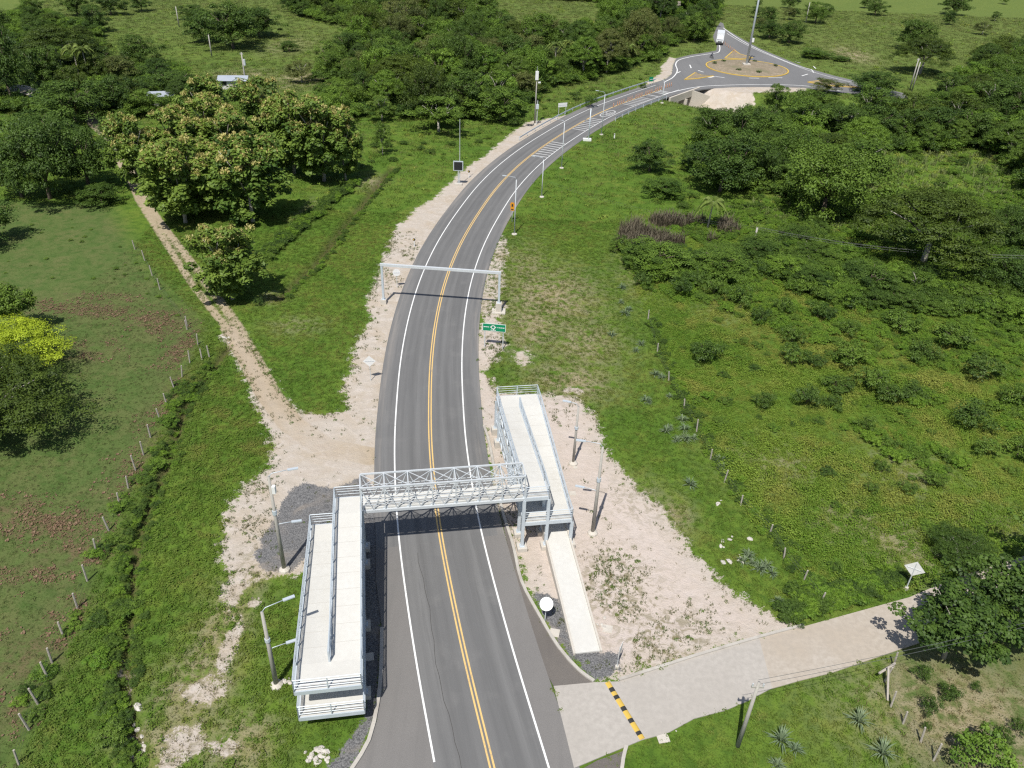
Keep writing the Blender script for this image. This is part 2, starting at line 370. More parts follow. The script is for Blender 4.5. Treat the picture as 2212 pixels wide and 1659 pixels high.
_cp = lambda t_, n_: tuple(CUL_O+CUL_T*t_+CUL_N*n_)
DIRT_CUL = [_cp(7,.4), _cp(13,-1.5), _cp(20,2), _cp(22,9), _cp(15,15), _cp(9,11)]
def asph_sd(X, Y):
    d = 5.6-seg_d(X, Y, CL)
    for p in (RB_POLY, SIDE_POLY, DIRTROAD_POLY, APRON_R, APRON_L): d = np.maximum(d, sd(X, Y, p))
    return d
def hgt(X, Y, A=None):
    X = np.asarray(X, float); Y = np.asarray(Y, float)
    if A is None: A = asph_sd(X, Y)
    far = sstep(2.0, 14.0, -A)
    z = -0.07-0.10*sstep(1.0, 5.0, -A)+far*(0.16*und(X, Y, 0.16)+0.05*und(X+31, Y-17, 0.9))
    z = z+sstep(120, 330, np.abs(Y)+0.3*np.abs(X))*far*1.3*und(X, Y, 0.03)
    z = z-0.8*np.exp(-(seg_d(X, Y, DITCH_W)/0.5)**2)-0.7*np.exp(-(seg_d(X, Y, DITCH2_W)/0.8)**2)
    rv = seg_d(X, Y, RAV)
    z = z-4.9*(1-sstep(4.6, 11.5, rv))
    z = np.where((A > 0.3) & (rv > 5.5), np.minimum(z, -0.09), z)
    return z
def hz(p): return float(hgt(np.array([p[0]]), np.array([p[1]]))[0])
def on(x, y):
    p = G(x, y); p.z = hz(p); return p

# ------------------------------------------------------------------ ground sheet
def axis(segs):
    out = [segs[0][0]]
    for a, b, s0, s1 in segs:
        x = a
        while x < b-1e-6:
            t = (x-a)/(b-a); x = min(b, x+s0+(s1-s0)*t); out.append(x)
    return np.array(out)
gx = axis([(-3000,-600,600,200),(-600,-120,60,3.0),(-120,-55,2.2,0.7),(-55,62,0.36,0.36),(62,130,0.7,2.0),(130,700,3,60),(700,3000,200,600)])
gy = axis([(-800,-40,150,20),(-40,18,6,0.8),(18,125,0.36,0.40),(125,290,0.5,1.1),(290,460,1.2,3.0),(460,900,5,60),(900,3500,150,600)])
GXm, GYm = np.meshgrid(gx, gy); X = GXm.ravel(); Y = GYm.ravel()
Asd = asph_sd(X, Y); Z = hgt(X, Y, Asd)
def wsd(polys):
    d = np.full(X.shape, -50.0)
    for p in polys: d = np.maximum(d, sd(X, Y, p))
    return np.clip(d, -6, 6)
rag = 0.35*und(X, Y, 1.1)+0.22*und(X+9, Y+4, 2.7)
def big_rag(x, y): return 0.9*und(x, y, .45)+0.4*und(x+5, y+3, 1.2)
a_dirt = wsd([DIRT_L, DIRT_R, DIRT_RB, DIRT_RL, DIRT_CUL])
trk = np.maximum(0.50-seg_d(X, Y, TRACK_W[0]), 0.62-seg_d(X, Y, TRACK_W[1]))
trk = np.maximum(trk, 1.35-seg_d(X, Y, [G(*p_).xy for p_ in ((500,705),(540,775),(580,850),(630,915),(700,962),(800,985))]))
trk = np.maximum(trk, 1.1-seg_d(X, Y, TRACK2_W))
a_dirt = np.maximum(a_dirt, np.clip(sd(X, Y, DIRT_STR), -6, 6)-0.2)
a_dirt = np.maximum(a_dirt, np.clip(0.16-seg_d(X, Y, DITCH_W[-6:]), -6, 6))
a_dirt = a_dirt+np.where((Asd < -1.5) & (a_dirt > -4), 0.55*big_rag(X, Y), 0)*(trk < -1.0)
a_grav = wsd(GRAVEL)
def blobs(lst):
    q = np.zeros(X.shape)
    for (x, y, rx, ry, k) in lst:
        c = G(x, y); zz = PJ((c.x, c.y, 0))[2]; mx = rx*zz/FOC; my = ry*zz/FOC/max(0.15, CAMH/zz)
        q = np.maximum(q, k*np.exp(-(((X-c.x)/mx)**2+((Y-c.y)/my)**2)))
    return q
DRY_L = [(1190,640,110,70,.9),(1150,700,70,60,.85),(1230,820,90,45,.9),(1260,740,90,60,.7),(1140,580,50,60,.6),(1380,1080,70,50,.5),(1460,1110,40,40,.7),(1330,1270,90,80,.95),(1440,1370,110,60,1.0),
         (480,1350,60,150,.75),(420,1480,90,110,.8),(540,1230,60,60,.7),(380,1600,120,70,.8),(520,1600,80,80,.75),(330,1600,60,60,.6),(640,700,60,20,.5),(1380,590,60,60,.4),(1950,1180,90,70,.7),(1560,640,60,50,.6),(1840,1120,90,60,.6),(1680,1000,120,60,.45),
         (2080,1540,240,130,.85),(2100,1120,120,50,.5),(1960,1020,120,60,.45),(590,640,30,15,.7),(660,460,20,30,.6),(800,390,30,15,.7),(1840,120,40,16,.9),(520,160,60,14,1.0),(650,165,60,25,.9),(620,95,50,20,.5),(1930,420,40,20,.8),(1565,228,45,14,1.0),(1590,238,30,10,1.0)]
LITTER = [(60,655,80,14,.8),(200,668,120,14,.9),(330,690,60,22,.9),(385,760,34,50,.8),(370,850,34,60,.7),(100,1130,150,35,1),(180,1190,130,30,.9),(40,1240,120,25,.8),(30,1100,60,30,.9),(60,1420,90,60,.9),(150,1330,60,60,.7),(360,700,60,30,.75),(370,860,50,80,.65),(330,960,50,120,.6),(130,660,110,18,.7),(190,760,80,30,.6),(300,1000,60,60,.5),(40,1520,50,80,.6),(220,640,90,16,.5)]
PAST = poly2([(-400,420),(240,440),(310,560),(440,690),(400,800),(330,960),(250,1130),(150,1400),(40,1659),(-100,1900),(-700,1900)])
PAST2 = poly2([(1905,1440),(1960,1400),(2300,1300),(2500,1400),(2500,1900),(2050,1900),(1990,1659),(1930,1530)])
SAND = [(505,1270,34,60,1.0),(495,1390,26,80,1.0),(440,1490,60,42,1.0),(400,1600,60,46,1.0),(480,1610,40,34,.9),(545,1300,30,26,.8),(360,1650,50,30,.9),(560,1130,40,30,1),(1130,770,30,30,.85),(1240,840,40,14,.8)]
a_dirt = np.maximum(a_dirt, (blobs(SAND)-.62)*2.6)
a_dry = blobs(DRY_L); a_lit = blobs(LITTER)
a_past = np.maximum(np.clip(sd(X, Y, PAST)/4+.5, 0, 1), np.clip(sd(X, Y, PAST2)/2+.5, 0, 1))
a_ditch = np.exp(-(seg_d(X, Y, DITCH_W)/0.5)**2)+np.exp(-(seg_d(X, Y, DITCH2_W)/0.8)**2)  # weight of the darker brown along both ditch lines
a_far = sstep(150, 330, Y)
nx, ny = len(gx), len(gy)
ii, jj = np.meshgrid(np.arange(nx-1), np.arange(ny-1)); q0 = (jj*nx+ii).ravel()
quads = np.stack([q0, q0+1, q0+nx+1, q0+nx], 1)
qc = a_dirt[quads].mean(1)+rag[quads].mean(1)*0.6; qx = X[quads].mean(1); qy = Y[quads].mean(1)
qz = np.where(np.maximum(np.maximum(qc, trk[quads].mean(1)), a_grav[quads].mean(1)+rag[quads].mean(1)*.6) > 0, np.where(qx < CL[:, 0][np.clip(np.searchsorted(CL[:, 1], qy), 0, len(CL)-1)], 1, 2), 0)
qz[np.sqrt((qx-30)**2+(qy-215)**2) < 40] *= 0

def ground_mat():
    m, t, b = newmat('ground'); P = pos(t)
    n1 = noise(t, 0.07, 5, 0.6, P, 0.4); n2 = noise(t, 0.9, 6, 0.62, P, 0.3); n3 = noise(t, 7.0, 4, 0.7, P); n4 = noise(t, 0.28, 5, 0.6, P, 0.5)
    edge = mth(t, 'ADD', mth(t, 'MULTIPLY', mth(t, 'SUBTRACT', n2, 0.5), 3.6), mth(t, 'MULTIPLY', mth(t, 'SUBTRACT', n3, 0.5), 2.6))
    g = mix(t, ramp(t, n1, 0.35, 0.65), (0.082,0.155,0.020), (0.117,0.184,0.026))
    g = mix(t, ramp(t, n4, 0.45, 0.72), g, (0.144,0.187,0.033))
    g = mix(t, ramp(t, n2, 0.40, 0.70), g, (0.062,0.117,0.017))
    g = mix(t, mth(t, 'MULTIPLY', attr(t, 'far'), 0.6), g, (0.150,0.180,0.055))  # grass muted with distance: drier pasture, plus haze put into the colour
    pg = mix(t, ramp(t, n4, 0.35, 0.68), (0.088,0.132,0.037), (0.122,0.139,0.050))
    pg = mix(t, ramp(t, n2, 0.42, 0.72), pg, (0.058,0.106,0.025))
    g = mix(t, attr(t, 'pasture'), g, pg)
    dk = mix(t, ramp(t, n2, 0.35, 0.65), (0.26,0.215,0.115), (0.36,0.295,0.20))
    dfac = mth(t, 'MULTIPLY', attr(t, 'dry'), ramp(t, mth(t, 'ADD', n2, mth(t, 'MULTIPLY', n4, 0.5)), 0.55, 0.80), None, True)
    g = mix(t, dfac, g, dk)
    lk = mix(t, ramp(t, n3, 0.4, 0.6), (0.165,0.112,0.070), (0.130,0.105,0.055))
    lfac = mth(t, 'MULTIPLY', attr(t, 'litter'), ramp(t, mth(t, 'ADD', n2, mth(t, 'MULTIPLY', n3, 0.4)), 0.58, 0.80), None, True)
    g = mix(t, lfac, g, lk)
    # fine blade-scale mottling
    g = mix(t, ramp(t, n3, 0.48, 0.72), g, (0.041,0.075,0.013))
    d = mix(t, ramp(t, n4, 0.35, 0.7), (0.455,0.405,0.350), (0.425,0.36,0.285))
    d = mix(t, ramp(t, n2, 0.45, 0.75), d, (0.515,0.462,0.412))
    d = mix(t, ramp(t, n3, 0.55, 0.8), d, (0.36,0.31,0.25))
    d = mix(t, mth(t, 'MULTIPLY', attr(t, 'pink'), 0.75), d, mix(t, ramp(t, n2, 0.35, 0.7), (0.545,0.472,0.428), (0.50,0.425,0.372)))
    st = noise(t, 1.6, 5, 0.6, P, 0.8)
    d = mix(t, mth(t, 'MULTIPLY', ramp(t, st, 0.46, 0.62), mth(t, 'ADD', mth(t, 'MULTIPLY', attr(t, 'dry'), 0.85), 0.07), None, True), d, (0.175,0.155,0.075))
    d = mix(t, mth(t, 'MULTIPLY', ramp(t, noise(t, 0.5, 4, 0.6, pos(t, (0.25, 1.6, 1)), 1.2), 0.52, 0.7), 0.45), d, (0.42,0.355,0.30))
    d = mix(t, mth(t, 'MULTIPLY', ramp(t, noise(t, 30, 2, 0.6, P), 0.62, 0.7), 0.5), d, (0.27,0.225,0.18))
    gv = mix(t, ramp(t, noise(t, 9, 4, 0.85, P), 0.38, 0.62), (0.075,0.075,0.078), (0.225,0.222,0.220))
    gv = mix(t, mth(t, 'MULTIPLY', ramp(t, n4, 0.5, 0.75), 0.7), gv, (0.27,0.235,0.20))
    fd = ramp(t, mth(t, 'ADD', attr(t, 'dirt'), edge), -0.12, 0.12)
    fg = ramp(t, mth(t, 'ADD', attr(t, 'gravel'), mth(t, 'MULTIPLY', edge, 0.5)), -0.1, 0.1)
    ft = ramp(t, mth(t, 'ADD', attr(t, 'track'), mth(t, 'MULTIPLY', edge, 0.12)), -0.15, 0.15)
    tn = mix(t, ramp(t, n2, 0.35, 0.7), (0.40,0.325,0.235), (0.345,0.275,0.19))
    c = mix(t, fd, g, d); c = mix(t, mth(t, 'MULTIPLY', ft, mth(t, 'SUBTRACT', 0.92, mth(t, 'MULTIPLY', ramp(t, attr(t, 'dirt'), 0.3, 3.0), 0.6))), c, tn); c = mix(t, fg, c, gv)
    c = mix(t, mth(t, 'MULTIPLY', attr(t, 'ditch_brown'), 0.75, None, True), c, (0.085,0.062,0.036))  # darker brown along the ditches
    t.links.new(c, b.inputs['Base Color']); b.inputs['Roughness'].default_value = 0.97; b.inputs['Specular IOR Level'].default_value = 0.1
    h = mth(t, 'ADD', mth(t, 'MULTIPLY', n3, 0.5), n2); bump(t, b, h, 0.9, 0.16)
    return m
GROUND = ground_mat()
def ground_part(name, sel):
    q = quads[sel]; used = np.unique(q); mp = np.full(len(X), -1); mp[used] = np.arange(len(used))
    me = bpy.data.meshes.new(name); V = np.stack([X[used], Y[used], Z[used]], 1)
    me.vertices.add(len(used)); me.vertices.foreach_set('co', V.ravel().astype(np.float32))
    me.loops.add(len(q)*4); me.loops.foreach_set('vertex_index', mp[q].ravel().astype(np.int32))
    me.polygons.add(len(q)); me.polygons.foreach_set('loop_start', np.arange(0, len(q)*4, 4, dtype=np.int32))
    me.polygons.foreach_set('use_smooth', np.ones(len(q), bool))
    me.update(calc_edges=True)
    for nm, arr in (('dirt', a_dirt), ('gravel', a_grav), ('dry', a_dry), ('litter', a_lit), ('pasture', a_past), ('ditch_brown', a_ditch), ('far', a_far), ('pink', np.clip(sd(X, Y, DIRT_R)/3+.2, 0, 1)), ('track', np.clip(trk, -6, 6))):
        at = me.attributes.new(nm, 'FLOAT', 'POINT'); at.data.foreach_set('value', arr[used].astype(np.float32))
    me.materials.append(GROUND)
    o = link(name, me, None, 'structure'); return o
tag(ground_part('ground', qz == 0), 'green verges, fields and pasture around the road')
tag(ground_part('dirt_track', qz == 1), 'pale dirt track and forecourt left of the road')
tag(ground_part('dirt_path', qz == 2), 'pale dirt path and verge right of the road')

# ------------------------------------------------------------------ roads
road = ribbon(CL, CLN, -5.6, 5.6, 0.0, -0.3).build('road', ROADM, None, False, 'structure')
_n = len(CL)
for nm, arr in (('lat', np.concatenate([np.full(_n, -5.6), np.full(_n, 5.6)]*2)), ('lon', np.tile(CLS, 4))):
    at = road.data.attributes.new(nm, 'FLOAT', 'POINT'); at.data.foreach_set('value', arr.astype(np.float32))
tag(road, 'grey two lane asphalt road curving to the roundabout')
rbm = MB().prism(RB_POLY, -0.3, 0.006).build('roundabout', ASPH, None, False, 'structure')
MB().prism(APRON_R, -0.3, 0.004).build('road_widening', ASPHD, None, False, 'structure')
MB().prism(APRON_L, -0.3, 0.004).build('road_widening', ASPHL, None, False, 'structure')
MB().prism(APRON_B, -0.3, 0.016).build('road_widening', ASPHD, None, False, 'structure')
MB().prism(SIDE_POLY, -0.3, 0.012).build('side_road', SIDEC, None, False, 'structure')
MB().prism(DIRTROAD_POLY, -0.3, 0.010).build('dirt_road', SIDED, None, False, 'structure')
# paler shoulders on the near stretch, ending under the footbridge
s_s = road_at(-5.9, 52.0)
for o0, o1 in ((-5.58,-3.72),(3.72,5.58)): ribbon(CL[:s_s], CLN[:s_s], o0, o1, 0.005).build('shoulder', ASPHL, road)
# lines
e_i = road_at(39.5, 229.0)
s_l = road_at(-0.7, 31.6)
ribbon(CL[s_l:e_i+1], CLN[s_l:e_i+1], -3.69, -3.55, 0.010).build('edge_line', LINEW, road)
ribbon(CL[:e_i+1], CLN[:e_i+1], 3.55, 3.69, 0.010).build('edge_line', LINEW, road)
c_i = road_at(15, 192)
ribbon(CL[:c_i], CLN[:c_i], -0.20, -0.07, 0.010).build('centre_line', LINEY, road)
ribbon(CL[:c_i], CLN[:c_i], 0.07, 0.20, 0.010).build('centre_line', LINEY, road)
ribbon(CL[c_i:e_i-2], CLN[c_i:e_i-2], -0.13, 0.13, 0.010).build('centre_line', LINEY, road)
# rumble bars in the right-hand lane
for (sx, sy, n) in ((-0.2+3.0,162.8,8),(11.3,184.3,8),(24.7,208.5,9)):
    i0 = road_at(sx, sy)
    for k in range(n):
        s = CLS[i0]+k*1.55; j = int(np.searchsorted(CLS, s)); j = min(j, len(CL)-2)
        p, d, nn = CL[j]+CLD[j]*(s-CLS[j]), CLD[j], CLN[j]
        a, b = p+nn*0.35, p+nn*3.45
        MB().add([(*(a-d*.2), .012), (*(b-d*.2), .012), (*(b+d*.2), .012), (*(a+d*.2), .012)], [(0,1,2,3)]).build('rumble_bar', LINEF, road)
# two crossing bands and a speed disc painted on the lane
for (sx, sy) in ((31.0,217.7),(35.2,223.4)):
    j = road_at(sx, sy); p, d, nn = CL[j], CLD[j], CLN[j]
    for o in (0, 1.5, 2.7):
        a, b = p+nn*0.4+d*o, p+nn*3.4+d*o
        MB().add([(*(a-d*.28), .012), (*(b-d*.28), .012), (*(b+d*.28), .012), (*(a+d*.28), .012)], [(0,1,2,3)]).build('stop_band', LINEF, road)
j = road_at(19.2, 199.2); p, d, nn = CL[j]+CLN[j]*1.85, CLD[j], CLN[j]
def on_lane(u, v): q = p+nn*u+d*v; return (q[0], q[1], 0.012)
mb = MB(); n = 28
vs = [on_lane(1.35*math.cos(2*math.pi*k/n)*f, 3.6*math.sin(2*math.pi*k/n)*f) for f in (1, .84) for k in range(n)]
mb.add(vs, [(k, (k+1) % n, n+(k+1) % n, n+k) for k in range(n)]).build('speed_disc', LINEF, road)
def stroke(pts, wd=0.22):
    mb = MB()
    for a, b in zip(pts[:-1], pts[1:]):
        a, b = np.array(a), np.array(b); t = (b-a)/np.linalg.norm(b-a); m_ = np.array([-t[1], t[0]])*wd/2
        mb.add([on_lane(*(a-m_)), on_lane(*(b-m_)), on_lane(*(b+m_)), on_lane(*(a+m_))], [(3,2,1,0)] if False else [(0,1,2,3)])
    return mb
stroke([(-0.15,1.7),(-0.75,1.7),(-0.75,0.35),(-0.3,0.35),(-0.15,0),(-0.15,-1.2),(-0.35,-1.6),(-0.75,-1.6)]).build('speed_figure', LINEF, road)
stroke([(0.2,1.7),(0.75,1.7),(0.75,-1.6),(0.2,-1.6),(0.2,1.7)]).build('speed_figure', LINEF, road)

def sweep(pts, wd, z0, z1, name, mat, closed=False, step=1.0, parent=None):
    line = spline(pts, step) if not closed else np.array(list(pts)+[pts[0]], float)
    d, nn = frames(line)
    mb = MB(); ribbon(line, nn, -wd/2, wd/2, z1, z0, mb)
    for e in (0, len(line)-1):
        a, b = line[e]-nn[e]*wd/2, line[e]+nn[e]*wd/2
        f = [(0,1,2,3)] if e else [(3,2,1,0)]
        mb.add([(*a,z0),(*b,z0),(*b,z1),(*a,z1)], f)
    return mb.build(name, mat, parent, False, None if parent else 'structure')
sweep(poly2([(1045,920),(1058,962),(1082,1090),(1109,1182),(1126,1256),(1165,1330),(1206,1398),(1250,1448),(1283,1472)]), 0.24, -0.1, 0.14, 'kerb', KERB)
sweep(poly2([(825,1357),(823,1450),(816,1520),(797,1600),(762,1659),(715,1740)]), 0.26, -0.1, 0.15, 'kerb', KERB)
sweep(poly2([(1337,1469),(1420,1443),(1505,1416),(1631,1379),(1735,1351)]), 0.22, -0.1, 0.13, 'kerb', KERB)
sweep(poly2([(1353,1612),(1346,1640),(1340,1690)]), 0.24, -0.1, 0.14, 'kerb', KERB)

# roundabout: kerbed island, splitters, lane dashes
ISL = Vector((68.2, 259.6, 0)); IR = 12.3
isl_grass = surf('island_soil', (0.34,0.275,0.20), (0.22,0.18,0.115), 0.55, 0.97, 0, 0.6, 2.2, (0.10,0.135,0.04), dk=0.7)
mb = MB(); n = 64; rings = [(IR-.3,.16),(IR-1.5,.35),(IR*.6,.75),(IR*.3,.9),(0.01,.95)]
vs = [(ISL.x+r*math.cos(2*math.pi*k/n), ISL.y+r*math.sin(2*math.pi*k/n), z+0.06*math.sin(k*1.7+r)) for r, z in rings for k in range(n)]
mb.add(vs, [(i*n+k, i*n+(k+1) % n, (i+1)*n+(k+1) % n, (i+1)*n+k) for i in range(len(rings)-1) for k in range(n)])
mb.build('roundabout_island', isl_grass, None, True, 'structure')
sweep([(ISL.x+IR*math.cos(2*math.pi*k/n), ISL.y+IR*math.sin(2*math.pi*k/n)) for k in range(n)], 0.42, -0.1, 0.2, 'kerb', YELL, True)
for nm, pts in (('splitter_island', [(1479,172.5),(1502,157.5),(1514,163),(1541,164.5),(1510,170)]),
                ('splitter_island', [(1566,126),(1580,114),(1585,108),(1597,117),(1626,125.5),(1600,128)]),
                ('splitter_island', [(1745,178),(1775,174.5),(1815,182),(1856,190),(1800,186.5)])):
    pl = poly2(pts); MB().prism(pl, -0.1, 0.14).build(nm, isl_grass, None, False, 'structure')
    sweep(pl, 0.4, -0.1, 0.18, 'kerb', YELL, True)
def dash(a, b, wd=0.35):
    a, b = G(*a), G(*b); t = (b-a).normalized(); m_ = Vector((-t.y, t.x, 0))*wd/2
    MB().add([(q.x, q.y, 0.014) for q in (a-m_, b-m_, b+m_, a+m_)], [(3,2,1,0)]).build('lane_dash', LINEW, rbm)
for a, b in (((1508,152),(1520,156)),((1490,140),(1493,147)),((1716,133),(1729,136)),((1757,143),(1762,148)),((1745,160),(1732,164)),((1640,169),(1618,168.5)),((1545,165),(1565,168)),((1462,158),(1470,154.5)),((1660,168),(1690,168))): dash(a, b)
def line_px(pts, wd, name='edge_line', mat=LINEW, z=0.014):
    l = spline(poly2(pts), 2.0); d, nn = frames(l); ribbon(l, nn, -wd/2, wd/2, z).build(name, mat, rbm)
line_px([(1434,177.8),(1452,168.4),(1461,158),(1463,150),(1459.5,139),(1467,129.4),(1493,122.5),(1531,116.5),(1550.5,113.5),(1555,106),(1553.5,96.5),(1548,91)], 0.3)
line_px([(1562,60),(1590,80),(1625,100),(1675,123),(1725,143),(1752,150),(1757,157)], 0.3)
line_px([(1570,72),(1600,90),(1640,110),(1690,130.5),(1740,150),(1800,168),(1860,182)], 0.2)
line_px([(1432,204.5),(1469,195),(1513,187),(1583,183.5),(1646,183),(1734,185),(1816,196.4)], 0.3)
for pts in ([(1524,167),(1538,164.8),(1545,165.6),(1536,167.5)],):
    MB().prism(poly2(pts), 0.0, 0.012).build('lane_arrow', LINEW, rbm)
# seam of the paving under the near lanes
wob = CL+CLN*(-2.1+0.12*np.sin(CLS*0.5)+0.06*np.sin(CLS*1.9+1))[:, None]
s0, s1 = road_at(2, 22), road_at(-5.8, 51)
ribbon(wob[s0:s1], CLN[s0:s1], -0.012, 0.022, 0.006).build('paving_seam', surf('crack_fill', (0.05,0.048,0.045), (0.065,0.06,0.055)), road)
# ------------------------------------------------------------------ footbridge: truss span and two zigzag ramps
BO = Vector((-11.55, 47.95, 0)); BRZ = math.radians(10)
def slab(t, name, u0, u1, va, za, vb, zb, th=0.16, mat=CONC):
    mb = MB(); mb.add([(u0,va,za-th),(u1,va,za-th),(u1,vb,zb-th),(u0,vb,zb-th),(u0,va,za),(u1,va,za),(u1,vb,zb),(u0,vb,zb)],
                      [(0,3,2,1),(4,5,6,7),(0,1,5,4),(1,2,6,5),(2,3,7,6),(3,0,4,7)] if vb > va else [(0,1,2,3),(4,7,6,5),(0,4,5,1),(1,5,6,2),(2,6,7,3),(3,7,4,0)])
    return mb.build(name, mat, t)
def edge_beam(t, a, b, ht=0.30, wd=0.10): return MB().beam(a, b, wd, ht).build('edge_beam', STEEL, t)
def railing(t, a, b, spacing=1.65, hts=(0.32,0.60,0.86,1.10)):
    a, b = Vector(a), Vector(b); L = (b-a).length; n = max(1, round(L/spacing))
    for h in hts:
        top = h == hts[-1]; r = 0.038 if top else 0.022
        MB().tube([a+Vector((0,0,h)), b+Vector((0,0,h))], r, 6).build('handrail' if top else 'rail', STEEL, t)
    for k in range(n+1):
        p = a.lerp(b, k/n); MB().box(p.x-.035, p.x+.035, p.y-.035, p.y+.035, p.z-.25, p.z+1.10).build('railing_post', STEEL, t)
def side_truss(t, a, b, depth=0.75):
    a, b = Vector(a)-Vector((0,0,.2)), Vector(b)-Vector((0,0,.2)); n = max(2, round((b-a).length/1.6)); dz = Vector((0,0,depth))
    MB().beam(a-dz, b-dz, 0.09, 0.12).build('truss_chord', STEEL, t)
    for k in range(n):
        p, q = a.lerp(b, k/n), a.lerp(b, (k+1)/n); m_ = p.lerp(q, .5)
        MB().beam(p, m_-dz, 0.06, 0.06).build('brace', STEEL, t); MB().beam(m_-dz, q, 0.06, 0.06).build('brace', STEEL, t)
def column(t, u, v, z1, base=0.35):
    mb = MB(); w2 = .13
    mb.box(u-w2, u+w2, v-w2, v-w2+.03, base, z1).box(u-w2, u+w2, v+w2-.03, v+w2, base, z1).box(u-.02, u+.02, v-w2+.03, v+w2-.03, base, z1)
    mb.box(u-.22, u+.22, v-.22, v+.22, base-.02, base+.03)
    mb.build('column', STEEL, t)
    MB().box(u-.42, u+.42, v-.42, v+.42, -.35, base-.02).build('pedestal', CONCP, t)
JOINT = surf('slab_joint', (0.42,0.40,0.36), (0.5,0.47,0.42), 2.0)
Z1, Z2, Z3, Z4 = 5.80, 4.42, 3.05, 1.70
def flight(t, u0, u1, va, za, vb, zb, truss=True):
    slab(t, 'ramp_slab', u0, u1, va, za, vb, zb)
    for u in (u0-.05, u1+.05):
        edge_beam(t, (u,va,za-.08), (u,vb,zb-.08), 0.32); railing(t, (u,va,za), (u,vb,zb))
        if truss: side_truss(t, (u,va,za), (u,vb,zb))
    for k in range(1, 9):
        v = va+(vb-va)*k/9; z = za+(zb-za)*k/9+.003
        MB().add([(u0+.05,v-.012,z),(u1-.05,v-.012,z),(u1-.05,v+.012,z),(u0+.05,v+.012,z)], [(0,1,2,3)]).build('joint', JOINT, t)
    n = 6
    for k in range(1, n):
        v = va+(vb-va)*k/n; z = za+(zb-za)*k/n-.26
        MB().box(u0, u1, v-.05, v+.05, z-.1, z+.08).build('cross_beam', STEEL, t)
def landing(t, u0, u1, v0, v1, z, rails):
    slab(t, 'landing_slab', u0, u1, v0, z, v1, z)
    for a, b in (((u0-.05,v0-.05),(u1+.05,v0-.05)), ((u0-.05,v1+.05),(u1+.05,v1+.05)), ((u0-.05,v0-.05),(u0-.05,v1+.05)), ((u1+.05,v0-.05),(u1+.05,v1+.05))):
        edge_beam(t, (*a,z-.19), (*b,z-.19), 0.34)
    for a, b in rails: railing(t, (*a,z), (*b,z), 2.1)
uL0, uM0, uM1, uR1 = -4.40, -2.36, -2.20, -0.20
tl = thing('access_ramp', 'white zigzag concrete ramp with grey steel rails on the left of the road', 'ramp', BO, BRZ, 'ramps of the footbridge')
flight(tl, uM1, uR1, -0.35, Z1, -13.4, Z2)
landing(tl, uM1, uR1, -0.35, 1.6, Z1, [((uM1-.05,1.65),(uR1+.05,1.65)), ((uM1-.05,-0.4),(uM1-.05,1.65))])
landing(tl, uL0, uR1, -15.4, -13.4, Z2, [((uL0-.05,-15.45),(uR1+.05,-15.45)), ((uL0-.05,-15.45),(uL0-.05,-13.4)), ((uR1+.05,-15.45),(uR1+.05,-13.4))])
flight(tl, uL0, uM0, -13.4, Z2, -0.35, Z3)
landing(tl, uL0, uR1, -0.35, 1.6, Z3, [((uL0-.05,1.65),(uR1+.05,1.65)), ((uL0-.05,-.4),(uL0-.05,1.65)), ((uR1+.05,-.4),(uR1+.05,1.65))])
flight(tl, uM1, uR1, -0.35, Z3, -13.4, Z4)
landing(tl, uL0, uR1, -15.4, -13.4, Z4, [((uL0-.05,-15.45),(uR1+.05,-15.45)), ((uL0-.05,-15.45),(uL0-.05,-13.4)), ((uR1+.05,-15.45),(uR1+.05,-13.4))])
flight(tl, uL0, uM0, -13.4, Z4, -0.35, 0.35, False)
for v in (1.5, -0.5, -7.0, -13.0):
    for u in (uL0+.02, -2.28, uR1-.02):
        top = Z1 if (u > -2.5 and v > -1) else (Z1+(Z2-Z1)*((-0.35-v)/13.05) if u > -2.5 else Z3+(Z2-Z3)*((-0.35-v)/13.05))
        column(tl, u, v, max(1.0, min(top, Z1)-.35))
a0, a1, a2, a3 = 13.25, 15.15, 15.31, 17.32
tr = thing('access_ramp', 'white zigzag concrete ramp on the right, ending in a long walkway on the ground', 'ramp', BO, BRZ, 'ramps of the footbridge')
flight(tr, a0, a1, 1.85, Z1, 15.0, Z2)
landing(tr, a0, a1, -0.1, 1.85, Z1, [((a0,-.15),(a1+.05,-.15)), ((a1+.05,-.15),(a1+.05,1.85))])
landing(tr, a0, a3, 15.0, 17.0, Z2, [((a0-.05,17.05),(a3+.05,17.05)), ((a0-.05,15.0),(a0-.05,17.05)), ((a3+.05,15.0),(a3+.05,17.05))])
flight(tr, a2, a3, 15.0, Z2, 1.85, Z3)
landing(tr, a0, a3, -0.1, 1.85, Z3, [((a0-.05,-.15),(a3+.05,-.15)), ((a0-.05,-.15),(a0-.05,1.9)), ((a3+.05,-.15),(a3+.05,1.9))])
flight(tr, a0, a1, 1.85, Z3, 15.0, Z4)
landing(tr, a0, a3, 15.0, 17.0, Z4, [((a0-.05,17.05),(a3+.05,17.05)), ((a0-.05,15.0),(a0-.05,17.05)), ((a3+.05,15.0),(a3+.05,17.05))])
slab(tr, 'ramp_slab', a2, a3, 1.6, 0.82, 15.0, Z4)
for v in (-0.1, 1.7, 7.5, 14.6, 16.8):
    for u in (a0-.1, 15.23, a3+.08):
        if v < 0: top = Z1-.3 if u < 15.5 else Z3-.3
        elif u < 15: top = Z1+(Z2-Z1)*max(0, (v-1.85)/13.15)-.3
        elif u < 16: top = Z1+(Z2-Z1)*max(0, (v-1.85)/13.15)-.3
        else: top = Z3+(Z2-Z3)*max(0, (v-1.85)/13.15)-.3
        column(tr, u, v, min(top, Z1-.3), 0.35 if not (u < 14 and v > 14) else 0.7)
